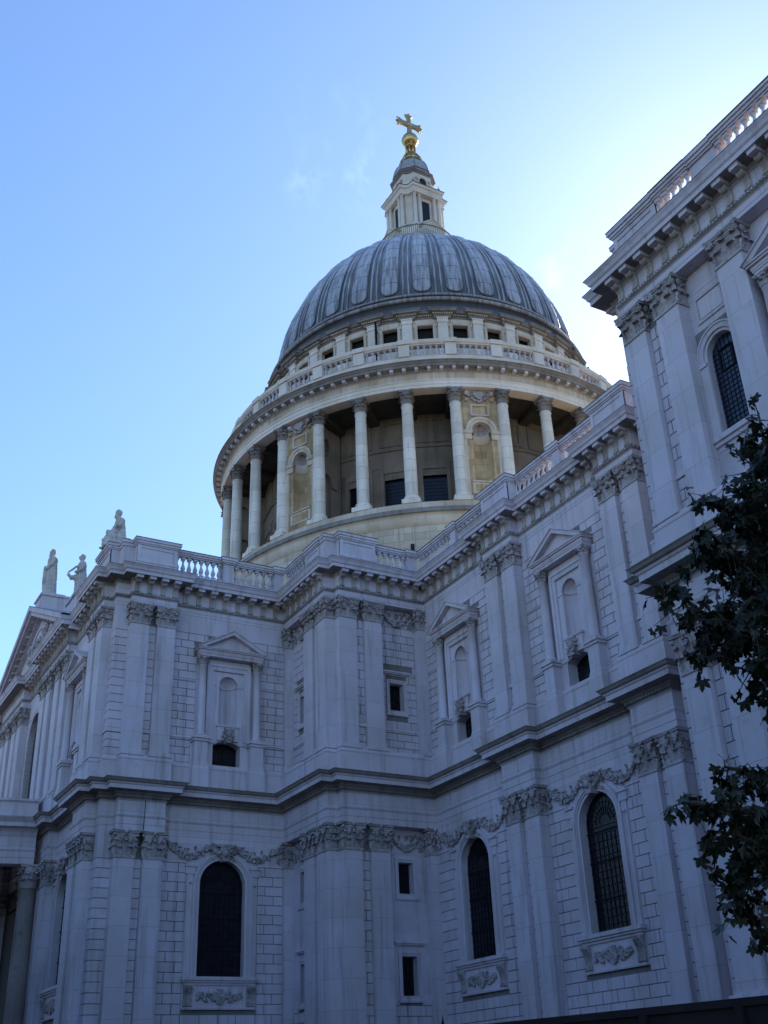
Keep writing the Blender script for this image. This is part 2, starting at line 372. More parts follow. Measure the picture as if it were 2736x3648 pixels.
# --- lower and upper walls, in each recess
REC = []      # face, s0, s1, plane, zlo, zhi, holes, exclusion rects for the rustic blocks
def lower_win_holes(c): return [hole_arch(c, 1.25, 7.3, 11.62)]
def lower_ex(c): return [(c-1.93, c+1.93, 5.85, 12.7), (c-1.75, c+1.75, 12.6, 13.1), (c-1.4, c+1.4, 13.1, 13.45)]
def upper_win_holes(c): return [hole_seg(c, .785, 17.315, 18.84, .25), hole_arch(c, .535, 19.94, 22.22)]
def upper_ex(c): return [(c-2.05, c+2.05, 16.3, 19.12), (c-1.86, c+1.86, 19.0, 24.05)] + [(c-2.05+.27*i, c+2.05-.27*i, 24.0+.18*i-.05, 24.2+.18*i) for i in range(7)]
for face, s0, s1, pl, c in (('N', -11.85, -4.95, -.88, N1C), ('N', -21.13, -14.36, -.88, N2C), ('W', 5.16, 11.89, .88, TC), ('N', 4.15, 8.85, 15.07, 6.5)):
    a, b = (s0, s1)
    if c == N1C: b = -4.38
    if c == TC: a = 4.62
    REC.append((face, a, b, pl, ZL0, ZL1, lower_win_holes(c), lower_ex(c), (s0, s1)))
    REC.append((face, a, b, pl, ZU0, ZU1, upper_win_holes(c), upper_ex(c), (s0, s1)))
# bay west of second pair, mostly behind the west block
REC.append(('N', -30.40, -23.65, -.88, ZL0, ZL1, lower_win_holes(-27), lower_ex(-27), (-30.4, -23.65)))
REC.append(('N', -30.40, -23.65, -.88, ZU0, ZU1, upper_win_holes(-27), upper_ex(-27), (-30.4, -23.65)))
# corner bastion
def fr(s0, s1, z0, z1, g=.2): return (s0-g, s1+g, z0-g, z1+g)
BW = [(.36, 1.20, 6.05, 7.82), (.36, 1.20, 10.73, 12.25), (.42, 1.28, 20.18, 21.71)]
BN = [(-1.12, -.28, 6.05, 7.82), (-1.12, -.28, 10.73, 12.25), (-1.12, -.28, 20.18, 21.71)]
REC.append(('W', -.9, 1.93, -4.38, ZL0, ZL1, [hole_rect(w_[0]-.012, w_[1]+.012, w_[2]-.012, w_[3]+.012) for w_ in BW[:2]], [fr(*w_) for w_ in BW[:2]]+[(-.2, 1.7, 8.35, 8.6)], (-.4, 1.93)))
REC.append(('W', -.9, 1.93, -4.38, ZU0, ZU1, [hole_rect(BW[2][0]-.012, BW[2][1]+.012, BW[2][2]-.012, BW[2][3]+.012)], [fr(*BW[2]), (-.2, 1.7, 22.15, 22.4)], (-.4, 1.93)))
REC.append(('N', -1.75, .9, 4.62, ZL0, ZL1, [hole_rect(w_[0]-.012, w_[1]+.012, w_[2]-.012, w_[3]+.012) for w_ in BN[:2]], [fr(*w_) for w_ in BN[:2]]+[(-1.6, .2, 8.35, 8.6)], (-1.75, .6)))
REC.append(('N', -1.75, .9, 4.62, ZU0, ZU1, [hole_rect(BN[2][0]-.012, BN[2][1]+.012, BN[2][2]-.012, BN[2][3]+.012)], [fr(*BN[2]), (-1.6, .2, 22.15, 22.4)], (-1.75, .6)))
# west block
WC = -34.57
REC.append(('N', -35.5, -33.64, 5.87, ZU0, ZU1, [hole_arch(WC, .625, 19.58, 22.6)], [(-35.6, -33.5, 16, 27)], (-35.5, -33.64)))
REC.append(('N', -35.5, -33.64, 5.87, ZL0, ZL1, [], [], (-35.5, -33.64)))
AC = -38.65
REC.append(('N', -40.7, -36.58, 5.87, ZU0, ZU1, upper_win_holes(AC), upper_ex(AC), (-40.7, -36.58)))
REC.append(('N', -40.7, -36.58, 5.87, ZL0, ZL1, lower_win_holes(AC), lower_ex(AC), (-40.7, -36.58)))
# transept centre window and far bays
REC.append(('N', 15.2, 20.5, 15.07, ZU0, ZU1, [hole_arch(17.86, 1.73, 17.58, 23.2)], [(15.9, 19.8, 16.3, 25.4)], (15.2, 20.5)))
REC.append(('N', 15.2, 20.5, 15.07, ZL0, ZL1, [hole_rect(16.6, 19.1, 0, 8)], [(15.9, 19.8, 0, 9)], (15.2, 20.5)))
REC.append(('N', 26.9, 31.5, 15.07, ZU0, ZU1, [], [], (26.9, 31.5)))
REC.append(('N', 26.9, 31.5, 15.07, ZL0, ZL1, [], [], (26.9, 31.5)))
WOBJ = []
for r_ in REC:
    mb = MB(); wallbox(r_[0], r_[1], r_[2], r_[3], r_[4], r_[5], .12, r_[6]); WOBJ.append(obj('wall', mb, M['joint'], CATH))

# masses behind the pilasters (gap walls, rusticated) and pier corners
GAPS = []    # face, s0, s1, plane
PILS = []    # face, s0, s1, plane(front), back
PW = 1.03
def pair(face, s0, s1, front, gapd=.26):
    w_ = min(1.05, (s1-s0-.45)/2); PILS.append((face, s0, s0+w_, front)); PILS.append((face, s1-w_, s1, front)); GAPS.append((face, s0+w_, s1-w_, front-gapd if face == 'N' else front+gapd))
pair('N', -23.65, -21.13, -.34); pair('N', -14.36, -11.85, -.34)
pair('W', 11.89, 14.38, .34); pair('W', 1.93, 4.55, -4.95)
pair('N', 1.56, 4.15, 15.60); pair('N', 8.85, 11.6, 15.60); pair('N', 12.6, 15.2, 15.6); pair('N', 20.5, 23.2, 15.6); pair('N', 24.2, 26.9, 15.6); pair('N', 31.5, 34.2, 15.6)
PILS += [('N', -32.0, -31.0, 6.40), ('N', -33.64, -32.58, 6.40), ('N', -36.58, -35.5, 6.40), ('N', -41.8, -40.7, 6.4), ('N', -43.4, -42.3, 6.4)]
GAPS += [('N', -32.58, -32.0, 6.15), ('N', -42.3, -41.8, 6.15)]
PILS += [('N', -4.44, -3.2, 5.16), ('N', -2.85, -1.75, 5.16)]; GAPS += [('N', -3.2, -2.85, 4.95)]
PILS += [('W', -.98, -.40, -4.95), ('N', .60, .98, 5.16)]
GOBJ = []
for face, s0, s1, pl in GAPS:
    gm = MB(); bx(gm, face, s0-.02, s1+.02, pl, pl-.6 if face == 'N' else pl+.6, 0, ZU1); GOBJ.append(obj('wall', gm, M['joint'], CATH))
for x0, x1 in ((11.6, 12.6), (23.2, 24.2)):
    gm = MB(); gm.box(x0, x1, 14.8, 15.3, 0, ZU1); obj('wall', gm, M['joint'], CATH)

# quoin piers at the free corners (rusticated, no capital)
q = MB(); q.box(.88, 1.60, 14.3, 15.06, 0, 26.07); obj('corner_pier', q, M['joint'], CATH)
q = MB(); q.box(-31.1, -30.41, 5.2, 5.86, 0, 26.07); obj('corner_pier', q, M['joint'], CATH)

# ---- rusticated blocks
CH = .463
def cuts(s0, s1, ex, z0, z1):
    segs = [(s0, s1)]
    for a, b, c0, c1 in ex:
        if c1 <= z0+.05 or c0 >= z1-.05: continue
        ns = []
        for p, q_ in segs:
            if b <= p or a >= q_: ns.append((p, q_)); continue
            if a > p: ns.append((p, a))
            if b < q_: ns.append((b, q_))
        segs = ns
    return [s for s in segs if s[1]-s[0] > .12]
J, T_ = .022, .032
def rustic(mb, face, s0, s1, pl, zr0, zr1, ex=(), bl=.95, phase=0., t=T_):
    n = int(round((zr1-zr0)/CH)); ch = (zr1-zr0)/n
    for i in range(n):
        z0 = zr0+i*ch; z1 = z0+ch
        off = (i % 2)*bl/2+phase
        for a, b in cuts(s0, s1, ex, z0, z1):
            pts = [a]; k = math.floor((a-off)/bl)+1
            while off+k*bl < b-.18:
                if off+k*bl > a+.18: pts.append(off+k*bl+random.uniform(-.05, .05))
                k += 1
            pts.append(b)
            for p, q_ in zip(pts, pts[1:]):
                if face == 'N': bx(mb, face, p+J, q_-J, pl, pl+t, z0+J*.7, z1-J)
                else: bx(mb, face, p+J, q_-J, pl-t, pl, z0+J*.7, z1-J)
for r_, wo_ in zip(REC, WOBJ):
    rb = MB()
    face, pl, z0, z1, ex, (a, b) = r_[0], r_[3], r_[4], r_[5], r_[7], r_[8]
    if z0 == ZL0: rustic(rb, face, a, b, pl, .5, 12.62, ex)
    else:
        top = 25.0
        for za, zb in ((17.75, 18.93), (19.17, 22.2), (22.34, top)): rustic(rb, face, a, b, pl, za, zb, ex)
        # smooth frieze band between the capitals
        for p, q_ in [(a, b)]: bx(rb, face, p, q_, pl, pl+(.02 if face == 'N' else -.02), 25.02, 26.04)
    polys = []
    if len(ex) == 3 and z0 == ZL0 and ex[0][2] == 5.85:
        c_ = (ex[0][0]+ex[0][1])/2; polys = [([(c_+x, z) for x, z in ((-1.93, 5.85), (1.93, 5.85), (1.93, 12.7), (1.75, 12.7), (1.75, 13.1), (1.4, 13.1), (1.4, 13.45), (-1.4, 13.45), (-1.4, 13.1), (-1.75, 13.1), (-1.75, 12.7), (-1.93, 12.7))], r_[6])]
    elif len(ex) > 5:
        c_ = (ex[0][0]+ex[0][1])/2
        polys = [(hole_rect(c_-2.05, c_+2.05, 17.3, 19.1), r_[6][:1]), (hole_rect(c_-1.86, c_+1.86, 19.1, 24.3), r_[6][1:]), (hole_rect(c_-2.05, c_-1.86, 24.0, 24.3), []), (hole_rect(c_+1.86, c_+2.05, 24.0, 24.3), [])]
        polys = [([(x, max(z, 17.30)) for x, z in p_], h_) for p_, h_ in polys]
    elif face == 'W' and a < 1.5 or face == 'N' and a == -1.75:
        for e_ in ex:
            inside = [h_ for h_ in r_[6] if h_[0][0] > e_[0] and h_[1][0] < e_[1] and h_[0][1] > e_[2] and h_[2][1] < e_[3]]
            polys.append((hole_rect(max(a, e_[0]), min(b, e_[1]), e_[2], e_[3]), inside))
    for p_, h_ in polys:
        p_ = [(min(max(x, a), b), z) for x, z in p_]
        if face == 'N': rb.extrude(p_, pl+.001, pl+T_-.002, h_)
        else: rb.extrude(p_, pl-.001, pl-T_+.002, h_, Matrix(((0, 1, 0, 0), (1, 0, 0, 0), (0, 0, 1, 0), (0, 0, 0, 1))))
    obj('stone_courses', rb, M['block'], wo_)
for (face, s0, s1, pl), wo_ in zip(GAPS, GOBJ):
    rb = MB(); rustic(rb, face, s0, s1, pl, .5, 12.62, (), .5); rustic(rb, face, s0, s1, pl, 17.75, 18.93, (), .5); rustic(rb, face, s0, s1, pl, 19.17, 24.95, (), .5); obj('stone_courses', rb, M['block'], wo_)
# corner quoins wrap the corner
qb = MB()
def quoin(x0, x1, y0, y1, z0, z1):
    n = int(round((z1-z0)/CH)); ch = (z1-z0)/n
    for i in range(n): qb.box(x0-T_, x1, y0, y1+T_, z0+i*ch+J*.7, z0+(i+1)*ch-J)
quoin(.88, 1.58, 14.36, 15.06, .5, 12.62); quoin(.88, 1.58, 14.36, 15.06, 17.75, 18.93); quoin(.88, 1.58, 14.36, 15.06, 19.17, 24.6)
qb.box(.80, 1.58, 14.36, 15.14, 18.95, 19.15); qb.box(.86, 1.59, 14.36, 15.08, 24.62, 26.04); qb.box(.86, 1.59, 14.36, 15.08, 12.64, 13.92)
obj('corner_quoins', qb, M['block'], CATH)
mb = MB()
def quoin2(z0, z1):
    n = int(round((z1-z0)/CH)); ch = (z1-z0)/n
    for i in range(n): mb.box(-31.0, -30.40+T_, 5.3, 5.87+T_, z0+i*ch+J*.7, z0+(i+1)*ch-J)
quoin2(.5, 12.62); quoin2(17.75, 24.6); mb.box(-31.0, -30.38, 5.3, 5.89, 24.62, 26.04); mb.box(-31.0, -30.38, 5.3, 5.89, 12.64, 13.92)
obj('corner_quoins', mb, M['block'], CATH)
# east face of the west block
mb = MB(); mb.box(-30.5, -30.385, -.9, 5.4, 0, 26.05); obj('wall', mb, M['plain'], CATH)

# ---- plinth courses, string courses, entablatures
FL = REF
mb = MB(); sweep(mb, FL, [(-.3, 16.2), (.14, 16.2), (.14, 17.42), (.17, 17.46), (.17, 17.54), (.10, 17.60), (.04, 17.66), (.03, 17.74), (-.3, 17.74)])
obj('upper_plinth', mb, M['stone'], CATH)
mb = MB(); sweep(mb, FL, [(-.3, 0), (.22, 0), (.22, 3.3), (.28, 3.4), (.26, 3.55), (.14, 3.62), (.1, 3.8), (-.3, 3.8)])
obj('lower_plinth', mb, M['stone'], CATH)
mb = MB()
for r_ in REC:
    if r_[4] != ZU0: continue
    face, pl, ex, (a, b) = r_[0], r_[3], r_[7], r_[8]
    if face == 'N' and abs(a+35.5) < .01: continue
    for zz, hh, dd in ((18.95, .2, .10), (22.22, .1, .055)):
        for p, q_ in cuts(a, b, ex, zz-.1, zz+hh):
            s_ = 1 if face == 'N' else -1
            bx(mb, face, p, q_, pl, pl+s_*dd*.6, zz, zz+hh); bx(mb, face, p, q_, pl, pl+s_*dd, zz+hh*.45, zz+hh+.003)
for face, s0, s1, pl in GAPS:
    s_ = 1 if face == 'N' else -1
    bx(mb, face, s0, s1, pl, pl+s_*.08, 18.95, 19.15)
obj('string_course', mb, M['stone'], CATH)
# lower entablature
ent = MB()
sweep(ent, FL, [(-.75, 13.91), (0, 13.91), (0, 14.22), (.025, 14.24), (.025, 14.55), (.06, 14.60), (.09, 14.66), (.09, 14.70), (.0, 14.72), (-.01, 15.36), (.05, 15.42)])
obj('architrave_and_frieze', ent, M['plain'], CATH, label='smooth stone architrave and frieze between the two storeys')
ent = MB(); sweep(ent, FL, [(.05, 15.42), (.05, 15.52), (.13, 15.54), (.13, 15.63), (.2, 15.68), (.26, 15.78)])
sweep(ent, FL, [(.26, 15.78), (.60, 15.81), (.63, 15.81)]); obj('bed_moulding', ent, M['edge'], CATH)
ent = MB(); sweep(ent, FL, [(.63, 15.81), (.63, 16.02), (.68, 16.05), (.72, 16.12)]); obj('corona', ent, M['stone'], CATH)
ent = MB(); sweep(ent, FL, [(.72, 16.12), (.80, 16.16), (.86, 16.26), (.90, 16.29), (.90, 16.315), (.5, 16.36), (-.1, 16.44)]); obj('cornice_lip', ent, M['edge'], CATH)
# upper entablature
ent = MB()
sweep(ent, FL, [(-.75, 26.05), (0, 26.05), (0, 26.19), (.02, 26.21), (.02, 26.42), (.06, 26.45)])
obj('architrave', ent, M['plain'], CATH)
ent = MB(); sweep(ent, FL, [(.06, 26.45), (.10, 26.50), (.10, 26.55), (.13, 26.60), (.13, 26.63), (.03, 26.65)]); obj('carved_band', ent, M['edge'], CATH)
ent = MB(); sweep(ent, FL, [(.03, 26.65), (.03, 27.26), (.12, 27.30)]); obj('frieze', ent, M['plain'], CATH)
ent = MB(); sweep(ent, FL, [(.12, 27.30), (.16, 27.38), (.16, 27.46), (.66, 27.50)]); obj('cornice_soffit', ent, M['edge'], CATH)
ent = MB(); sweep(ent, FL, [(.66, 27.50), (.67, 27.50), (.67, 27.68), (.71, 27.71), (.74, 27.74)]); obj('corona', ent, M['stone'], CATH)
ent = MB(); sweep(ent, FL, [(.74, 27.74), (.75, 27.78), (.78, 27.86), (.83, 27.93), (.85, 27.96), (.85, 27.985)]); obj('cornice_lip', ent, M['stone'], CATH)
ent = MB(); sweep(ent, FL, [(.85, 27.985), (.862, 27.985), (.862, 28.012), (.5, 28.06), (-.1, 28.14)]); obj('lead_flashing', ent, M['flash'], CATH)
# dentil enrichment on the carved band (beads)
bd = MB()
def along(path, o, step, z, fn, skip=.2):
    pts = offset_path(path, o)
    for a, b in zip(pts, pts[1:]):
        d = b-a; L = d.length
        if L < .3: continue
        u = d/L; nrm = Vector((-u.y, u.x)); n = max(1, int(round((L-skip)/step)))
        for i in range(n): fn(a+u*((i+.5)*L/n), u, nrm, z)
def bead(p, u, nrm, z):
    T = Matrix(((u.x, nrm.x, 0, p.x), (u.y, nrm.y, 0, p.y), (0, 0, 1, z), (0, 0, 0, 1))); bd.box(-.035, .035, -.03, .03, -.04, .04, T)
VP = [(-43.5, 6.40)]+FL[1:32]
along(VP, .12, .14, 26.56, bead)
tag(obj('carved_beads', bd, M['carved'], CATH), kind='stuff')
# console brackets under the upper cornice
CORN = bpy.data.objects['cornice_lip.001']; CORN.name = 'main_cornice'
prof = [(0, .0), (.07, .0), (.13, .03), (.13, .09), (.08, .14), (.06, .25), (.08, .40), (.16, .50), (.27, .53), (.33, .58), (.35, .64), (.33, .70), (0, .70)]
def console_mesh(w_=.27):
    br = MB(); T = Matrix.Identity(4)
    TT = Matrix(((0, 1, 0, 0), (1, 0, 0, 0), (0, 0, 1, 0), (0, 0, 0, 1)))
    for x0, x1, g in ((-w_/2, -w_/2+.07, 0), (-w_/2+.07, w_/2-.07, -.02), (w_/2-.07, w_/2, 0)):
        br.extrude([(max(0, y+g*(y > .01)), zz) for y, zz in prof], x0, x1, (), TT)
    blk = MB(); blk.box(-w_/2-.05, w_/2+.05, .0, .56, .70, .84, T); blk.box(-w_/2-.075, w_/2+.075, .0, .585, .84, .872, T)
    return br.mesh('console_bracket', M['console']), blk.mesh('cornice_block', M['stone'])
CM = console_mesh()
def console(p, u, nrm, z):
    o = link('console_bracket', CM[0], CATH, (p.x, p.y, z), atan2(nrm.y, nrm.x)-pi/2); link('cornice_block', CM[1], o)
def consoles(path):
    pts = [Vector(p) for p in path]; n = len(pts)
    def conv(i):
        if i <= 0 or i >= n-1: return 0
        a = pts[i]-pts[i-1]; b = pts[i+1]-pts[i]; c = a.x*b.y-a.y*b.x; return 1 if c < 0 else -1     # right turn = convex
    for i in range(n-1):
        d = pts[i+1]-pts[i]; L = d.length
        u = d/L; nrm = Vector((-u.y, u.x))
        s0 = .16 if conv(i) == 1 else .62; s1 = L-(.16 if conv(i+1) == 1 else .62)
        if L < .9:
            if conv(i) == 1 and conv(i+1) == 1 or L > .6 and s1 > s0: console(pts[i]+u*(L/2)+nrm*.03, u, nrm, 26.64)
            continue
        k = max(1, int(round((s1-s0)/.79)))
        for j in range(k+1): console(pts[i]+u*(s0+(s1-s0)*j/k)+nrm*.03, u, nrm, 26.64)
consoles(VP)
# dentils in lower bed moulding
bd = MB()
def dent(p, u, nrm, z):
    T = Matrix(((u.x, nrm.x, 0, p.x), (u.y, nrm.y, 0, p.y), (0, 0, 1, z), (0, 0, 0, 1))); bd.box(-.045, .045, -.05, .035, -.05, .05, T)
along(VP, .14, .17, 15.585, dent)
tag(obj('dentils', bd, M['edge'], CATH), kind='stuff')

# ---- pilasters and capitals
def leaf(mb, o, n, t, wd, h, curl, lean=.04, T=None):
    rows = 7; cols = 6; vs = []; fs = []
    for j in range(rows):
        v = j/(rows-1); ww = wd*(.75+.45*sin(pi*min(1, v*1.05)))*.5*(1 if v < .85 else .8)
        zz = h*min(v*1.12, 1.0) if v < .86 else h*(1.0-(v-.86)*1.5)
        dd = lean*v+curl*max(0, v-.5)**1.5*2.6
        for i in range(cols):
            uu = -1+2*i/(cols-1); sc = 1+(.22 if (i+j) % 2 else -.20)*(abs(uu) > .5)
            p = (o[0]+t[0]*uu*ww*sc+n[0]*(dd+.035*(1-uu*uu)), o[1]+t[1]*uu*ww*sc+n[1]*(dd+.035*(1-uu*uu)), o[2]+zz-.03*abs(uu)*h)
            vs.append(p)
    for j in range(rows-1):
        for i in range(cols-1): fs.append((j*cols+i, j*cols+i+1, (j+1)*cols+i+1, (j+1)*cols+i))
    mb.add(vs, fs, True, T)
def spiral(mb, c, ax1, r, turns=1.6, tr=.03, flip=1):
    pts = []; rs = []
    for i in range(22):
        a = i/21*turns*2*pi; rr = r*(1-.78*i/21)
        pts.append((c[0]+ax1[0]*rr*cos(a)*flip, c[1]+ax1[1]*rr*cos(a)*flip, c[2]+rr*sin(a))); rs.append(tr*(1-.4*i/21))
    mb.tube(pts, rs, 5)
def capital_mesh(wd, h, dep, kind, name):
    mb = MB(); hw = wd/2
    # astragal
    mb.box(-hw-.05, hw+.05, -.05, dep, -.07, .0); mb.box(-hw-.025, hw+.025, -.025, dep, .0, .05)
    mb.box(-hw+.07, hw-.07, .06, dep, .05, h-.14)
    # flared bell
    mb.add([(-hw+.03, .02, h*.55), (hw-.03, .02, h*.55), (hw+.06, -.08, h-.14), (-hw-.06, -.08, h-.14), (-hw+.03, dep, h*.55), (hw-.03, dep, h*.55), (hw+.06, dep, h-.14), (-hw-.06, dep, h-.14)],
           [(0, 1, 2, 3), (0, 3, 7, 4), (1, 5, 6, 2), (3, 2, 6, 7)])
    # abacus with concave front
    n = 8; fr_ = [(-hw-.17, -.20)] + [(-hw-.10+(wd+.2)*i/n, -.18+.085*sin(pi*i/n)) for i in range(n+1)] + [(hw+.17, -.20)]
    base = fr_ + [(hw+.17, dep), (-hw-.17, dep)]; m = len(base)
    for z0, z1, g in ((h-.13, h-.05, 0), (h-.05, h, .025)):
        vs = [(x*(1+g*.6), y-g*(y < 0), z0) for x, y in base]+[(x*(1+g*.6), y-g*(y < 0), z1) for x, y in base]
        mb.add(vs, [tuple(range(m)), tuple(range(2*m-1, m-1, -1))]+[(i, (i+1) % m, m+(i+1) % m, m+i) for i in range(m)])
    # leaves: lower row of two on the front, upper row of three
    for x in (-wd*.27, wd*.27): leaf(mb, (x, .02, .02), (0, -1), (1, 0), wd*.31, h*.40, .22)
    for x in (-hw*.92, 0, hw*.92): leaf(mb, (x, .02, .05), (0, -1), (1, 0), wd*.25, h*.70, .24, .05)
    for sx in (-1, 1):
        for y in (dep*.3, dep*.8):
            leaf(mb, (sx*(hw-.02), y, .02), (sx, 0), (0, 1), .34, h*.40, .14)
        leaf(mb, (sx*(hw-.02), dep*.55, .05), (sx, 0), (0, 1), .34, h*.70, .15)
        leaf(mb, (sx*(hw-.02), .04, .04), (sx*.7, -.7), (.7, sx*.7), .26, h*.42, .18)
    if kind == 'composite':
        mb.box(-hw-.02, hw+.02, -.07, dep, h-.30, h-.16)
        for sx in (-1, 1):
            c = (sx*(hw-.02), -.13, h-.25)
            mb.lathe([(.15, -.06), (.15, .05)], 12, (0, 0), True, Matrix.Translation(c) @ Matrix.Rotation(pi/2, 4, 'X'))
            spiral(mb, (c[0], c[1]-.07, c[2]), (1, 0), .15, 1.7, .026, sx)
            mb.lathe([(.15, -.05), (.15, .05)], 12, (0, 0), True, Matrix.Translation((sx*(hw+.10), dep*.35, h-.25)) @ Matrix.Rotation(pi/2, 4, 'Y'))
        for i in range(9): mb.ball((-hw+.1+(wd-.2)*i/8, -.08, h-.23), .05, 6, 4)
    else:
        for sx in (-1, 1):
            for d_ in (-1, 1):
                x0 = sx*(hw*.30 if d_ < 0 else hw*.55); x1 = sx*(.10 if d_ < 0 else hw+.09)
                mb.tube([(x0, -.02, h*.52), ((x0+x1)/2, -.06, h*.70), (x1, -.12, h-.17), (x1+sx*.04*d_, -.16, h-.24), (x1-sx*.02*d_, -.15, h-.29)], [.035, .04, .05, .055, .03], 5)
            mb.ball((sx*(hw+.07), -.13, h-.24), .085, 7, 5)
        mb.ball((0, -.12, h-.36), .07, 7, 5)
    # fleuron
    mb.ball((0, -.17, h-.10), .10, 7, 5, (1, .7, 1)); mb.ball((-.09, -.15, h-.07), .05, 6, 4); mb.ball((.09, -.15, h-.07), .05, 6, 4)
    return mb.mesh(name, M['carved'])
CAPS = {}
def get_cap(wd, kind):
    k = (round(wd, 2), kind)
    if k not in CAPS: CAPS[k] = capital_mesh(wd, 1.25 if kind == 'corinthian' else 1.10, .5, kind, 'capital')
    return CAPS[k]
PM = {}
def pilaster_mesh(wd, h, base):
    k = (round(wd, 2), round(h, 2), base)
    if k in PM: return PM[k]
    mb = MB(); hw = wd/2
    mb.box(-hw, hw, 0, .56, 0, h)
    if base == 'u':
        for z0, z1, g in ((0, .10, .10), (.10, .2, .07), (.2, .26, .04)): mb.box(-hw-g, hw+g, -g, .5, z0, z1)
    PM[k] = mb.mesh('pilaster', M['plain']); return PM[k]
for face, s0, s1, front in PILS:
    c = (s0+s1)/2; wd = s1-s0
    for lev in (0, 1):
        z0, z1 = ((3.7, 12.66) if lev == 0 else (17.70, 24.95))
        p = link('pilaster', pilaster_mesh(wd, z1-z0, 'l' if lev == 0 else 'u'), CATH); place(p, face, c, front, z0)
        cp = link('capital', get_cap(wd, 'corinthian' if lev == 0 else 'composite'), p, (0, 0, z1-z0))
# west return of the bastion's north-west pilaster
for za, zb in ((3.7, 12.66), (17.7, 24.95)): mb = MB(); mb.box(-4.46, -4.0, 4.5, 5.14, za, zb); obj('corner_pier', mb, M['plain'], CATH)
for z, k in ((12.66, 'corinthian'), (24.95, 'composite')):
    c_ = link('capital', get_cap(.55, k), CATH); place(c_, 'W', 4.83, -4.46, z)

# ---- festoons of fruit and drapery between the lower capitals
def festoon_mesh(L, h):
    rnd = random.Random(int(L*100)); mb = MB()
    for i in range(46):
        u = i/45; x = -L/2+L*u; z = h-.18-(h*.62)*(1-(2*u-1)**2); th = .07+.09*(1-(2*u-1)**2)
        for k in range(3):
            mb.ball((x+rnd.uniform(-.05, .05), -.05-rnd.uniform(0, .11), z+rnd.uniform(-th, th)), rnd.uniform(.045, .085), 6, 4, (1, .8, 1))
    for sx in (-1, 1):
        for i in range(16):
            mb.ball((sx*L/2+rnd.uniform(-.09, .09), -.06-rnd.uniform(0, .08), h-.15-i*.052), rnd.uniform(.05, .08), 6, 4)
    for i in range(10):
        x = rnd.uniform(-L*.4, L*.4); leaf(mb, (x, 0, h*.55+rnd.uniform(-.2, .1)), (0, -1), (cos(rnd.uniform(-1, 1)), 0), .16, .25, .1)
    return mb.mesh('festoon', M['carved'])
FE = {}
def festoon(face, c, pl, L, z=12.74):
    if L not in FE: FE[L] = festoon_mesh(L, 1.05)
    place(link('festoon', FE[L], CATH), face, c, pl, z)

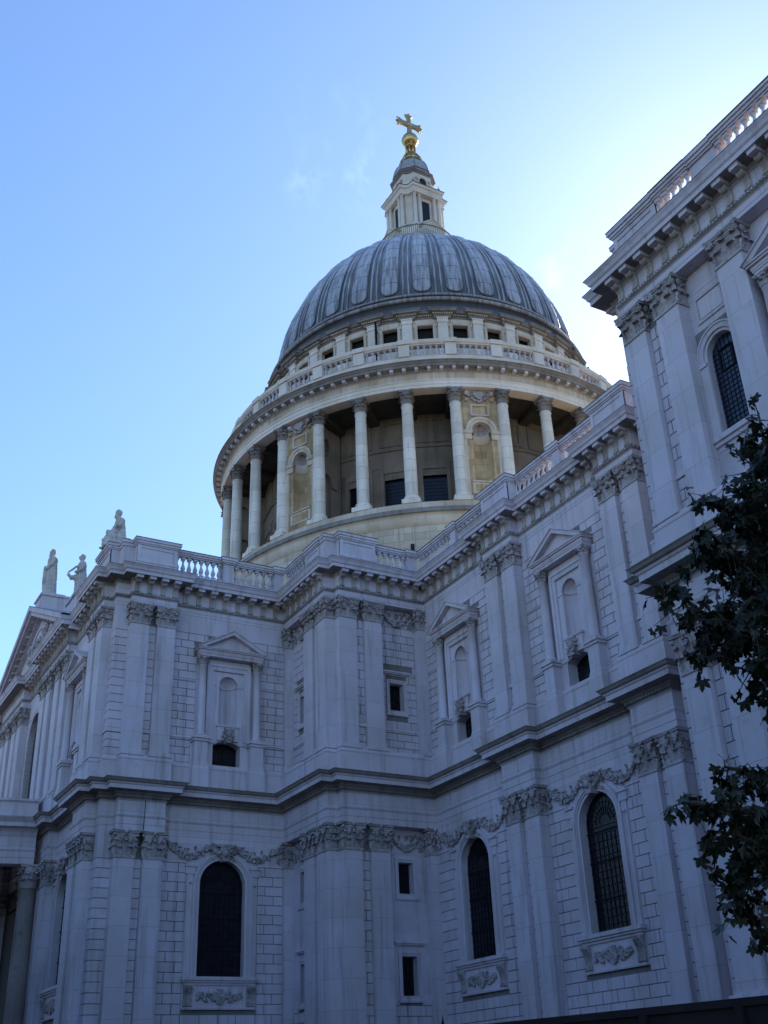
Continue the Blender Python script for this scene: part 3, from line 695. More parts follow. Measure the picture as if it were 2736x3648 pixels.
# ---- tall arched windows of the lower storey
def ring(mb, c, cz, r0, r1, y0, y1, a0=0, a1=pi, n=20, T=None):
    mb.extrude(arc(c, cz, r1, a0, a1, n)+arc(c, cz, r0, a1, a0, n), y0, y1, (), T)
def jamb_frame(mb, r, w0, zb, zs, y0, y1, n=20):
    # inverted U frame: outer r+w0, inner r
    mb.extrude([(r, zb), (r+w0, zb)]+arc(0, zs, r+w0, 0, pi, n)+[(-r-w0, zb), (-r, zb)]+arc(0, zs, r, pi, 0, n), y0, y1)
def tall_window():
    e = bpy.data.objects.new('tall_window', None); scene.collection.objects.link(e); e.parent = CATH
    f = MB(); r, zb, zs = 1.25, 7.3, 11.62
    jamb_frame(f, r-.02, .13, zb, zs, -.10, .45); jamb_frame(f, r+.11, .10, zb, zs, -.14, .02); jamb_frame(f, r+.21, .14, zb, zs, -.18, .02)
    for sx in (-1, 1):
        a, b = sorted((sx*1.58, sx*1.88)); f.box(a, b, -.09, .02, zb, 12.1); a, b = sorted((sx*1.5, sx*2.0)); f.box(a, b, -.13, .02, 12.1, 12.45); f.box(a-.04, b+.04, -.2, .02, 12.45, 12.56)
        f.ball((sx*1.73, -.12, 11.7), .09, 8, 5)
    fo = obj('frame', f, M['stone'], e)
    k = MB(); k.extrude([(-.16, 12.75), (.16, 12.75), (.27, 13.45), (-.27, 13.45)], -.42, 0)
    rn = random.Random(3)
    k.ball((0, -.46, 13.12), .15, 9, 7, (1, 1, 1.15)); k.ball((-.05, -.60, 13.15), .02, 5, 4); k.ball((.05, -.60, 13.15), .02, 5, 4)
    for i in range(26): k.ball((rn.uniform(-.36, .36), -.3-rn.uniform(0, .15), 13.0+rn.uniform(0, .5)), rn.uniform(.05, .09), 6, 4)
    for sx in (-1, 1):
        for i in range(5): leaf(k, (sx*(.22+.09*i), -.3, 12.98+.05*i), (sx*.3, -.9), (.9, sx*.3), .16, .34, .06)
    k.box(-.42, .42, -.40, 0, 13.47, 13.60)
    obj('keystone', k, M['carved'], fo)
    s = MB(); s.box(-2.02, 2.02, -.32, .1, 7.14, 7.3); s.box(-1.95, 1.95, -.25, .1, 7.04, 7.14); s.box(-1.86, 1.86, -.17, .1, 6.93, 7.04); s.box(-1.80, 1.80, -.10, .1, 5.9, 6.93); s.box(-1.88, 1.88, -.14, .1, 5.84, 5.92)
    so_ = obj('sill', s, M['stone'], e)
    s = MB(); pr = [(0, 5.95), (.10, 5.95), (.16, 6.0), (.15, 6.12), (.11, 6.25), (.14, 6.5), (.24, 6.7), (.30, 6.8), (.30, 6.92), (0, 6.92)]
    for sx in (-1, 1):
        for i in range(4):
            x = sx*1.62+(i-1.5)*.12; s.extrude([(-y, z) for y, z in pr], x-.045, x+.045, (), Matrix(((0, 1, 0, 0), (1, 0, 0, 0), (0, 0, 1, 0), (0, 0, 0, 1))))
    for i in range(130):
        x = rn.uniform(-1.15, 1.15); s.ball((x, -.15, 6.44+.26*(.45+.55*abs(sin(x*3.3)))*rn.uniform(-1, 1)), rn.uniform(.05, .10), 6, 4)
    s.extrude([(-.2, 6.15), (0, 6.05), (.2, 6.15), (.26, 6.5), (.16, 6.75), (-.16, 6.75), (-.26, 6.5)], -.2, -.1)
    obj('relief_panel', s, M['carved'], so_)
    g = MB(); g.extrude([(-1.24, 7.3), (1.24, 7.3)]+arc(0, 11.62, 1.24, 0, pi, 24), .30, .34); go = obj('pane', g, M['glass'], e)
    b = MB()
    for i in range(-4, 5):
        x = i*.275; top = 11.62+sqrt(max(0, 1.24**2-x*x)) if abs(i) > 2 else 11.2; b.box(x-.008, x+.008, .27, .30, 7.3, top)
    for i in range(1, 15): b.box(-1.24, 1.24, .268, .30, 7.3+i*.3-.008, 7.3+i*.3+.008)
    for i in range(1, 12):
        a = pi*i/12; b.tube([(.35*cos(a), .285, 11.62+.35*sin(a)), (1.24*cos(a), .285, 11.62+1.24*sin(a))], .012, 4)
    for r_ in (.35, .6, .85, 1.08): b.tube([(x, .285, z) for x, z in arc(0, 11.62, r_, 0, pi, 16)], .012, 4)
    for z in (8.6, 10.1, 11.3): b.box(-1.24, 1.24, .25, .29, z-.03, z+.03)
    obj('glazing_bars', b, M['iron'], go)
    v = MB(); v.box(-1.4, 1.4, .5, .55, 7.2, 13); obj('dark_interior', v, M['void'], e)
    return e
TW = tall_window(); first = True
def cp_place(proto, used, face, c, pl):
    o = proto if not used else copy_tree(proto, CATH)
    return place(o, face, c, pl, 0)
u_ = False
for face, c, pl in (('W', TC, .88), ('N', N1C, -.88), ('N', N2C, -.88), ('N', 6.5, 15.07), ('N', AC, 5.87), ('N', -27, -.88)):
    cp_place(TW, u_, face, c, pl); u_ = True
for face, c, pl, half in (('W', TC, .88, 3.3), ('N', N1C, -.88, 3.3), ('N', N2C, -.88, 3.35)):
    for sx in (-1, 1): festoon(face, c+sx*(half+.35)/2, pl, 2.5)
for sx in (-1, 1): festoon('N', 6.5+sx*1.4, 15.07, 1.6)
festoon('W', .77, -4.40, 1.7); festoon('N', -.6, 4.64, 1.7)
festoon('W', .77, -4.40, 1.7, 24.98); festoon('N', -.6, 4.64, 1.7, 24.98)
# plain impost band at the neck level
for r_, wo_ in zip(REC, WOBJ):
    if r_[4] != ZL0: continue
    mb = MB(); face, pl, ex, (a, b) = r_[0], r_[3], r_[7], r_[8]; s_ = 1 if face == 'N' else -1
    for p, q_ in cuts(a, b, ex, 12.6, 12.75): bx(mb, face, p, q_, pl, pl+s_*.05, 12.63, 12.73)
    for p, q_ in cuts(a, b, [], 12.8, 13.9): bx(mb, face, p, q_, pl, pl+s_*.02, 13.62, 13.905)
    if len(ex) == 3:
        c_ = (ex[0][0]+ex[0][1])/2; n_ = 16
        for i in range(n_):
            sa, sb = a+(b-a)*i/n_, a+(b-a)*(i+1)/n_; dm_ = min(abs(sa-c_), abs(sb-c_)) if (sa-c_)*(sb-c_) > 0 else 0
            zz = 12.74 if dm_ > 1.7 else 11.62+sqrt(1.72**2-dm_**2)-.12
            bx(mb, face, sa, sb, pl, pl+s_*.018, max(12.74, zz), 13.62)
    else: bx(mb, face, a, b, pl, pl+s_*.018, 12.74, 13.62)
    obj('frieze_panel', mb, M['stone'], wo_)

# ---- upper storey aedicules: blind niche with columns and pediment over a segmental window
def lathe_col(mb, x, y, z0, z1, r, seg=14):
    h = z1-z0
    mb.box(x-r*1.35, x+r*1.35, y-r*1.35, y+r*1.35, z0, z0+r*.35)
    mb.lathe([(r*1.32, z0+r*.35), (r*1.38, z0+r*.55), (r*1.3, z0+r*.75), (r*1.08, z0+r*.85), (r*1.18, z0+r*1.05), (r*1.0, z0+r*1.2), (r, z0+h*.33), (r*.95, z0+h*.6), (r*.86, z1-r*.3), (r*.98, z1-r*.25), (r*.98, z1-r*.1), (r*.85, z1)], seg, (x, y))
def round_cap(mb, x, y, z0, z1, r, nleaf=8):
    h = z1-z0
    mb.lathe([(r*.86, z0), (r*.9, z0+h*.5), (r*1.25, z0+h*.86)], 16, (x, y))
    for row, (hh, cc, ph) in enumerate(((.42, .3, 0), (.72, .33, .5))):
        for i in range(nleaf):
            a = 2*pi*(i+ph)/nleaf; leaf(mb, (x+r*.88*cos(a), y+r*.88*sin(a), z0+.01), (cos(a), sin(a)), (-sin(a), cos(a)), r*.78, h*hh, r*cc*1.6, r*.12)
    for sx in (-1, 1):
        for sy in (-1, 1):
            mb.tube([(x+sx*r*.7, y+sy*r*.7, z0+h*.55), (x+sx*r*1.05, y+sy*r*1.05, z0+h*.84), (x+sx*r*1.16, y+sy*r*1.16, z0+h*.74)], [r*.1, r*.16, r*.1], 5)
    k = r*1.28
    for z_0, z_1, g in ((z0+h*.86, z0+h*.93, 0), (z0+h*.93, z1, r*.07)):
        n = 4; pts = []
        for (ax, ay), (bx_, by_) in zip(((-k, -k), (k, -k), (k, k), (-k, k)), ((k, -k), (k, k), (-k, k), (-k, -k))):
            for i in range(n):
                u = i/n; px, py = ax+(bx_-ax)*u, ay+(by_-ay)*u; f = 1-.16*sin(pi*u); pts.append((x+px*f*(1+g), y+py*f*(1+g)))
        m = len(pts); mb.add([(a, b, z_0) for a, b in pts]+[(a, b, z_1) for a, b in pts], [tuple(range(m))[::-1], tuple(range(m, 2*m))]+[(i, (i+1) % m, m+(i+1) % m, m+i) for i in range(m)])
    for a in (0, pi/2, pi, -pi/2): mb.ball((x+k*.92*cos(a), y+k*.92*sin(a), z0+h*.93), r*.17, 6, 4)
def aedicule():
    e = bpy.data.objects.new('aedicule', None); scene.collection.objects.link(e); e.parent = CATH
    b = MB()
    for sx in (-1, 1):
        c = sx*1.60
        b.box(c-.36, c+.36, -.50, .1, 17.6, 18.83); b.box(c-.45, c+.45, -.58, .1, 18.83, 18.92); b.box(c-.41, c+.41, -.54, .1, 18.92, 18.98); b.box(c-.48, c+.48, -.62, .1, 18.98, 19.08)
        b.add([(c-.36, -.50, 17.74), (c+.36, -.50, 17.74), (c+.36, .1, 17.74), (c-.36, .1, 17.74), (c-.45, -.58, 17.35), (c+.45, -.58, 17.35), (c+.45, .1, 17.35), (c-.45, .1, 17.35)], [(0, 1, 5, 4), (1, 2, 6, 5), (3, 0, 4, 7), (0, 3, 2, 1)])
        b.box(c-.45, c+.45, -.58, .1, 16.3, 17.35)
    b.box(-1.16, 1.16, -.10, .1, 16.3, 17.30)
    obj('pedestal', b, M['plain'], e)
    for sx in (-1, 1):
        c = MB(); lathe_col(c, 0, 0, 0, 4.07, .225); co = obj('column', c, M['stone'], e, (sx*1.60, -.30, 19.08))
        c = MB(); round_cap(c, 0, 0, 0, .5, .225, 8); obj('capital', c, M['carved'], co, (0, 0, 4.07))
        
    p = MB()
    for z0, z1, g in ((23.65, 23.78, 0), (23.78, 23.86, .03), (23.86, 23.98, .05)): p.box(-1.84-g, 1.84+g, -.52-g, .05, z0, z1)
    for z0, z1, g in ((23.98, 24.05, .14), (24.05, 24.12, .19)): p.box(-1.84-g, 1.84+g, -.52-g, .05, z0, z1)
    W_ = 2.06; z0 = 24.12; za = 25.22
    p.extrude([(-W_+.15, z0), (W_-.15, z0), (0, za-.15)], -.42, .05)
    sl_ = atan2(za-z0, W_); th = .20/cos(sl_)
    p.extrude([(-W_, z0), (0, za), (0, za-th), (-W_+th/math.tan(sl_), z0)], -.72, .05); p.extrude([(W_, z0), (0, za), (0, za-th), (W_-th/math.tan(sl_), z0)], -.722, .05)
    p.extrude([(-W_-.05, z0), (0, za+.055), (0, za), (-W_, z0)], -.78, .05); p.extrude([(W_+.05, z0), (0, za+.055), (0, za), (W_, z0)], -.782, .05)
    obj('pediment', p, M['stone'], e)
    f = MB()
    f.extrude([(-1.28, 19.1), (-1.28, 23.62), (1.28, 23.62), (1.28, 19.1), (.90, 19.1), (.90, 23.05), (-.90, 23.05), (-.90, 19.1)], -.12, .02)
    f.extrude([(-1.28, 19.1), (-1.28, 23.40), (1.28, 23.40), (1.28, 19.1), (1.12, 19.1), (1.12, 23.25), (-1.12, 23.25), (-1.12, 19.1)], -.17, .02)
    f.box(-.95, .95, -.15, .02, 23.0, 23.08)
    f.extrude([(-.90, 19.3), (-.90, 23.0), (.90, 23.0), (.90, 19.3)], -.035, .02, [hole_arch(0, .52, 19.95, 22.22)[::-1]])
    ring(f, 0, 22.22, .52, .60, -.06, .02)
    for sx in (-1, 1): a, b_ = sorted((sx*.5, sx*.88)); f.box(a, b_, -.07, .02, 22.14, 22.26)
    f.box(-.60, .60, -.16, .02, 19.1, 19.85); f.box(-.66, .66, -.22, .02, 19.85, 19.95)
    f.box(-1.28, -.60, -.09, .02, 18.9, 19.6); f.box(.60, 1.28, -.09, .02, 18.9, 19.6)
    obj('niche_frame', f, M['stone'], e)
    n = MB(); n.lathe([(.52, 19.95), (.52, 22.2)], 12, (0, .02), True, None, 0, pi, False)
    vs = []; fs = []
    for j in range(7):
        ph = pi/2*j/6
        for i in range(13): a = pi*i/12; vs.append((.52*cos(ph)*cos(a), .02+.52*cos(ph)*sin(a)*1.0, 22.2+.52*sin(ph)))
    for j in range(6):
        for i in range(12): fs.append((j*13+i, j*13+i+1, (j+1)*13+i+1, (j+1)*13+i))
    n.add(vs, fs, True); n.add([(.52*cos(pi*i/12), .02+.52*sin(pi*i/12), 19.95) for i in range(13)], [tuple(range(13))])
    n.lathe([(.53, 22.14), (.47, 22.15), (.47, 22.24), (.53, 22.26)], 12, (0, .02), True, None, 0, pi, False)
    obj('niche', n, M['stone'], e, recalc=False)
    c = MB(); rn = random.Random(5)
    c.extrude([(-.14, 18.95), (.14, 18.95), (.24, 19.7), (-.24, 19.7)], -.34, 0)
    for i in range(34): c.ball((rn.uniform(-.33, .33), -.24-rn.uniform(0, .14), 19.1+rn.uniform(0, .68)), rn.uniform(.04, .085), 6, 4)
    c.ball((0, -.36, 19.42), .16, 8, 6, (1, .7, 1.2))
    obj('cartouche', c, M['carved'], e)
    wdw = bpy.data.objects.new('window', None); scene.collection.objects.link(wdw); wdw.parent = e
    wdw.name = 'window'
    bpy.data.objects.remove(wdw)
    g = MB(); g.extrude(hole_seg(0, .76, 17.33, 18.83, .25), .50, .54); go = obj('window', g, M['glass'], e)
    g = MB()
    for i in range(-3, 4): g.box(i*.22-.009, i*.22+.009, .48, .50, 17.33, 18.83+.25*(1-(i/3.6)**2))
    for i in range(1, 7): g.box(-.76, .76, .478, .50, 17.33+i*.24-.009, 17.33+i*.24+.009)
    g.box(-.05, .05, .46, .50, 17.33, 19.05)
    obj('glazing_bars', g, M['iron'], e)
    r_ = MB()
    hs = hole_seg(0, .77, 17.33, 18.83, .25)
    m = len(hs); r_.add([(x, .0, z) for x, z in hs]+[(x, .55, z) for x, z in hs], [(i, (i+1) % m, m+(i+1) % m, m+i) for i in range(m)]); obj('window_reveal', r_, M['stone'], e)
    return e
AE = aedicule(); u_ = False
for face, c, pl in (('W', TC, .88), ('N', N1C, -.88), ('N', N2C, -.88), ('N', 6.5, 15.07), ('N', AC, 5.87), ('N', -27, -.88)):
    cp_place(AE, u_, face, c, pl); u_ = True
# ---- small square windows of the corner bastion
def small_window(w_, h, hood):
    f = MB(); hw = w_/2
    f.extrude([(-hw-.2, -.2), (hw+.2, -.2), (hw+.2, h+.2), (-hw-.2, h+.2)], -.06, .02, [[(-hw, 0), (-hw, h), (hw, h), (hw, 0)]])
    f.extrude([(-hw-.2, -.2), (hw+.2, -.2), (hw+.2, h+.2), (-hw-.2, h+.2)], -.09, .02, [[(-hw-.13, -.13), (-hw-.13, h+.13), (hw+.13, h+.13), (hw+.13, -.13)]])
    f.box(-hw-.26, hw+.26, -.12, .02, -.3, -.2)
    for a in (0, 1): pass
    f.add([(-hw, 0, 0), (hw, 0, 0), (hw, 0, h), (-hw, 0, h), (-hw, .45, 0), (hw, .45, 0), (hw, .45, h), (-hw, .45, h)], [(0, 1, 5, 4), (1, 2, 6, 5), (2, 3, 7, 6), (3, 0, 4, 7)])
    if hood:
        f.box(-hw-.42, hw+.42, -.22, .02, h+.58, h+.66); f.box(-hw-.36, hw+.36, -.16, .02, h+.50, h+.58)
    me = f.mesh('square_window', M['stone'])
    g = MB(); g.box(-hw, hw, .36, .40, 0, h); gm_ = g.mesh('pane', M['glass'])
    b = MB()
    for i in range(1, 4): b.box(-hw+w_*i/4-.01, -hw+w_*i/4+.01, .33, .36, 0, h)
    for i in range(1, int(h/.25)): b.box(-hw, hw, .328, .36, i*.25-.01, i*.25+.01)
    return me, gm_, b.mesh('glazing_bars', M['iron'])
SW = {}
for face, lst, pl in (('W', BW, -4.38), ('N', BN, 4.62)):
    for i, (a, b, z0, z1) in enumerate(lst):
        k = (round(z1-z0, 2), i != 1)
        if k not in SW: SW[k] = small_window(b-a, z1-z0, i != 1)
        o = place(link('square_window', SW[k][0], CATH), face, (a+b)/2, pl, z0); link('pane', SW[k][1], o); link('glazing_bars', SW[k][2], o)
# ---- west block: narrow arched window and blind panel
f = MB(); jamb_frame(f, .60, .10, 19.6, 22.6, -.03, .4); jamb_frame(f, .70, .22, 22.4, 22.6, -.10, .02); jamb_frame(f, .88, .06, 22.4, 22.6, -.14, .02)
for sx in (-1, 1): a, b = sorted((sx*.62, sx*.93)); f.box(a, b, -.13, .02, 22.28, 22.42); f.box(a, b, -.07, .02, 19.6, 22.3)
f.box(-1.0, 1.0, -.22, .02, 19.42, 19.6); f.box(-.93, .93, -.14, .02, 19.28, 19.42)
f.box(-.93, .93, -.06, .02, 19.1, 19.28)
f.box(-.93, .93, -.04, .02, 16.3, 19.1)
o = place(obj('arched_window', f, M['stone'], CATH), 'N', WC, 5.87); 
g = MB(); g.extrude([(-.6, 19.6), (.6, 19.6)]+arc(0, 22.6, .6, 0, pi, 16), .22, .26); po = obj('pane', g, M['glass2'], o)
g = MB()
for i in range(-3, 4): g.box(i*.17-.007, i*.17+.007, .20, .22, 19.6, 22.6+sqrt(max(0, .6**2-(i*.17)**2)))
for i in range(1, 18): g.box(-.6, .6, .198, .22, 19.6+i*.18-.007, 19.6+i*.18+.007)
g.extrude([(-.30, 21.9), (.28, 21.9), (.28, 22.75), (-.30, 22.75)], .17, .2, [[(-.26, 21.94), (-.26, 22.71), (.24, 22.71), (.24, 21.94)]])
obj('glazing_bars', g, M['iron'], o)
f = MB(); f.extrude([(-.66, 23.94), (.66, 23.94), (.66, 24.98), (-.66, 24.98)], -.06, .02, [[(-.56, 24.04), (-.56, 24.88), (.56, 24.88), (.56, 24.04)]]); f.box(-.93, .93, -.03, .02, 25.2, 25.28); f.box(-.5, .5, -.03, .0, 24.1, 24.82)
place(obj('blind_panel', f, M['stone'], CATH), 'N', WC, 5.87)
mb = MB(); mb.box(-35.5, -33.64, 5.75, 5.873, 16.3, 19.3); mb.box(-35.5, -33.64, 5.75, 5.876, 23.7, 26.04); obj('wall', mb, M['plain'], CATH)
# transept centre window
f = MB(); jamb_frame(f, 1.7, .35, 17.6, 23.2, -.12, .3); o = place(obj('tall_window', f, M['carved'], CATH), 'N', 17.86, 15.07)
g = MB(); g.extrude([(-1.7, 17.6), (1.7, 17.6)]+arc(0, 23.2, 1.7, 0, pi, 16), .26, .3); obj('pane', g, M['glass'], o)

# ---- parapet: plinth, pedestals, balusters, coping
mb = MB(); sweep(mb, FL, [(-.9, 28.08), (-.10, 28.08), (-.10, 28.50), (-.16, 28.56), (-.16, 28.62), (-.9, 28.62)]); PAR = obj('parapet', mb, M['stone'], CATH)
# solid lengths where a straight rail must not follow the steps are handled by segments
bp_ = [(.13, 0), (.13, .07), (.095, .09), (.07, .13), (.10, .19), (.135, .28), (.14, .34), (.115, .43), (.07, .55), (.052, .66), (.055, .72), (.085, .75), (.085, .79), (.06, .81), (.10, .86), (.10, .90)]
bm_ = MB(); bm_.box(-.135, .135, -.135, .135, 0, .07); bm_.lathe(bp_[1:-1], 10, (0, 0)); bm_.box(-.115, .115, -.115, .115, .86, 1.0)
BALU = bm_.mesh('baluster', M['stone'])
def rail(face, s0, s1, pl):
    # pl: front plane of the pilaster line for this run
    sg = 1 if face == 'N' else -1; cop = MB(); flz = MB()
    bx(cop, face, s0, s1, pl-sg*.14, pl-sg*.44, 29.66, 29.74); bx(cop, face, s0, s1, pl-sg*.08, pl-sg*.50, 29.74, 29.86); bx(cop, face, s0, s1, pl-sg*.02, pl-sg*.56, 29.86, 29.98)
    bx(flz, face, s0, s1, pl+sg*.012, pl-sg*.57, 29.98, 30.012)
    o = obj('handrail', cop, M['stone'], PAR); obj('lead_flashing', flz, M['flash'], o) if False else obj('lead_flashing', flz, M['flash'], PAR)
def balusters(face, s0, s1, pl, n):
    sg = 1 if face == 'N' else -1
    rail(face, s0, s1, pl)
    for i in range(n):
        s = s0+(s1-s0)*(i+.5)/n
        place(link('baluster', BALU, PAR), face, s, pl-sg*.29, 28.64)
def pedestal(face, s0, s1, pl, top=30.05, panel=True):
    sg = 1 if face == 'N' else -1; ped = MB(); flz = MB()
    bx(ped, face, s0, s1, pl-sg*.14, pl-sg*.75, 28.5, 29.66)
    if panel and s1-s0 > 1.2:
        for a, b, z0, z1 in ((s0, s0+.2, 28.62, 29.64), (s1-.2, s1, 28.62, 29.64), (s0+.2, s1-.2, 28.62, 28.80), (s0+.2, s1-.2, 29.46, 29.64)): bx(ped, face, a, b, pl-sg*.10, pl-sg*.2, z0, z1)
    for z0, z1, o in ((29.66, 29.74, -.06), (29.74, 29.86, .0), (29.86, 30.02, .06)):
        bx(ped, face, s0-.1-o, s1+.1+o, pl+sg*o, pl-sg*.8, z0, z1)
    bx(flz, face, s0-.18, s1+.18, pl+sg*.075, pl-sg*.82, 30.02, 30.055)
    obj('pedestal', ped, M['stone'], PAR); obj('lead_flashing', flz, M['flash'], PAR)
def block(x0, x1, y0, y1):
    q_ = MB(); q_.box(x0, x1, y0, y1, 28.5, 29.66); q_.box(x0-.06, x1+.06, y0-.06, y1+.06, 29.66, 29.86); q_.box(x0-.12, x1+.12, y0-.12, y1+.12, 29.86, 30.015); obj('pedestal', q_, M['stone'], PAR)
    q_ = MB(); q_.box(x0-.13, x1+.13, y0-.13, y1+.13, 30.015, 30.05); obj('lead_flashing', q_, M['flash'], PAR)
# transept west side
pedestal('W', 11.95, 14.30, .34); balusters('W', 9.02, 11.95, .85, 8); pedestal('W', 8.35, 9.02, .80, panel=False); balusters('W', 5.75, 8.35, .85, 6)
pedestal('W', 5.2, 5.75, .80, panel=False)
# transept north-west corner
block(.99, 2.9, 14.1, 14.94)
pedestal('N', 1.75, 4.05, 15.60)
balusters('N', 4.15, 8.4, 15.09, 11)
# bastion
balusters('N', -1.78, .9, 5.16, 7); pedestal('N', -3.6, -1.85, 5.16); block(-4.3, -3.58, 4.3, 5.02)
pedestal('W', 2.10, 4.35, -4.95); balusters('W', -.3, 2.10, -4.44, 6); pedestal('W', -.95, -.3, -4.5, panel=False)
# nave
balusters('N', -8.05, -4.4, -.85, 10); pedestal('N', -8.6, -8.05, -.80, panel=False); balusters('N', -11.95, -8.6, -.85, 8)
pedestal('N', -14.30, -11.95, -.34); balusters('N', -17.55, -14.3, -.85, 8); pedestal('N', -18.1, -17.55, -.80, panel=False); balusters('N', -21.2, -18.1, -.85, 8)
pedestal('N', -23.55, -21.2, -.34); balusters('N', -30.3, -23.55, -.85, 16)
# west block
pedestal('N', -33.4, -31.15, 6.40); balusters('N', -35.2, -33.4, 6.52, 5); pedestal('N', -36.4, -35.2, 6.40, panel=False); balusters('N', -41, -36.4, 6.52, 12); pedestal('N', -43.5, -41, 6.4)
block(-31.0, -30.55, 5.1, 5.72); block(-31.05, -30.6, -.9, 4.9)

# ---- transept pediment
pd = MB(); xa, xb, xc, zf, za = 8.85, 26.87, 17.86, 28.0, 32.3
for sx in (-1, 1):
    x0 = xc+sx*9.86; 
    for off, th, y1 in ((0, .30, 16.46), (-.33, .25, 16.3), (-.6, .2, 15.85)):
        sl_ = (za-zf)/9.86; t = th*sqrt(1+sl_*sl_); o_ = off*sqrt(1+sl_*sl_)
        pd.extrude([(x0, zf+o_), (xc, za+o_), (xc, za+o_-t), (x0, zf+o_-t)], 15.2, y1+sx*.002)
pd.extrude([(8.9, 27.9), (26.8, 27.9), (xc, 31.9)], 15.2, 15.55)
PDO = obj('pediment', pd, M['stone'], CATH)
md = MB()
for sx in (-1, 1):
    for i in range(14):
        u = (i+.7)/14.5; x = xc+sx*9.86*(1-u); z = zf+(za-zf)*u-.62
        md.box(x-.17, x+.17, 15.5, 16.12, z-.16, z+.02)
rn = random.Random(11)
for i in range(90): md.ball((xc+rn.uniform(-2.8, 2.8), 15.6, 29.3+rn.uniform(-.7, .9)), rn.uniform(.09, .2), 6, 4)
obj('pediment_brackets', md, M['carved'], PDO)
md = MB(); pts = [(xc+2.0*cos(a), 29.9+1.0*sin(a)) for a in [2*pi*i/20 for i in range(20)]]
md.extrude([(x, z) for x, z in pts], 15.5, 15.62, [[(xc+(x-xc)*.75, 29.9+(z-29.9)*.75) for x, z in pts][::-1]]); obj('oculus_frame', md, M['stone'], PDO)
rf = MB()
for sx in (-1, 1):
    rf.add([(xc, 16.47, za+.05), (xc+sx*9.95, 16.47, zf+.02), (xc+sx*9.95, 5, zf+.02), (xc, 5, za+.05), (xc, 16.47, za), (xc+sx*9.95, 16.47, zf-.03), (xc+sx*9.95, 5, zf-.03), (xc, 5, za)], [(0, 1, 2, 3), (4, 7, 6, 5), (0, 4, 5, 1)])
obj('roof', rf, simple('blue_grey_lead', (.10, .13, .20), .4, .2), CATH)
# statue pedestals
sp = MB(); sp.box(xc-.9, xc+.9, 14.0, 15.9, 31.6, 32.9); sp.box(xc-1.0, xc+1.0, 13.9, 16.0, 32.9, 33.05); sp.box(xc-.8, xc+.8, 14.3, 15.8, 33.05, 33.2)
sp.box(8.2, 10.5, 14.2, 15.6, 28, 29.55); sp.box(8.1, 10.6, 14.1, 15.7, 29.55, 29.75)
sp.box(10.5, 12.0, 13.6, 15.1, 28, 29.6)
obj('statue_pedestal', sp, M['stone'], CATH)
# ---- semicircular north portico of the transept
PC = (17.86, 16.0); PR = 7.65
pt = MB()
pp = [(PC[0]+PR*cos(a), PC[1]+PR*sin(a)) for a in [pi-pi*i/36 for i in range(37)]]
for pf, mm, nm in (([(-.9, 13.91), (0, 13.91), (0, 14.22), (.025, 14.24), (.025, 14.55), (.09, 14.66), (.09, 14.70), (0, 14.72), (0, 15.36), (.05, 15.42), (.13, 15.6), (.26, 15.78)], 'plain', 'portico_entablature'),
                   ([(.26, 15.78), (.63, 15.81), (.63, 16.02), (.72, 16.12), (.86, 16.26), (.90, 16.31), (.3, 16.4), (-.6, 16.5)], 'stone', 'portico_cornice'),
                   ([(-.35, 16.4), (-.35, 17.35), (-.2, 17.42), (-.2, 17.52), (-.9, 17.55)], 'plain', 'portico_attic')):
    q = MB(); sweep(q, pp, pf, smooth=False); obj(nm, q, M[mm], CATH)
q = MB(); q.lathe([(PR-.25, 17.5), (PR-.6, 17.62), (PR*.6, 18.1), (1, 18.5)], 36, PC, True, None, 0, pi, False); obj('portico_roof', q, M['roof'], CATH)
q = MB(); q.box(10.5, 25.2, 15.0, 15.12, 0, 13.9); obj('portico_shade_sheet', q, M['void'], CATH)  # black sheet painting the deep shade behind the portico columns
fc = MB(); seg = 48; pf = []
for j in range(12):
    z = 5.0+(12.66-5.0)*j/11; pf.append(((.52-.07*(j/11)**2), z))
vs = []; fs = []
for r, z in pf:
    for i in range(seg): a = 2*pi*i/seg; rr = r-(.022 if i % 2 else 0); vs.append((rr*cos(a), rr*sin(a), z))
for j in range(len(pf)-1):
    for i in range(seg): k = (i+1) % seg; fs.append((j*seg+i, j*seg+k, (j+1)*seg+k, (j+1)*seg+i))
fc.add(vs, fs, False); fc.lathe([(.7, 3.8), (.7, 4.1), (.62, 4.3), (.68, 4.6), (.55, 4.9), (.52, 5.0)], 24, (0, 0))
FCM = fc.mesh('portico_column', M['dcap'])  # darker stone colour stands in for shadow on these columns
rc = MB(); round_cap(rc, 0, 0, 0, 1.25, .52, 8); RCM = rc.mesh('capital', M['carved'])
for i in range(6):
    a = pi-radians(180)*i/5
    o = link('portico_column', FCM, CATH, (PC[0]+(PR-.5)*cos(a), PC[1]+.05+(PR-.5)*sin(a), 0)); link('capital', RCM, o, (0, 0, 12.66))
q = MB(); q.lathe([(0, .0), (PR+1.6, 0), (PR+1.6, 1.0), (PR+1.2, 1.0), (PR+1.2, 2.2), (PR+.6, 2.2), (PR+.6, 3.8), (0, 3.8)], 36, PC, False, None, 0, pi, False); obj('portico_steps', q, M['plain'], CATH)

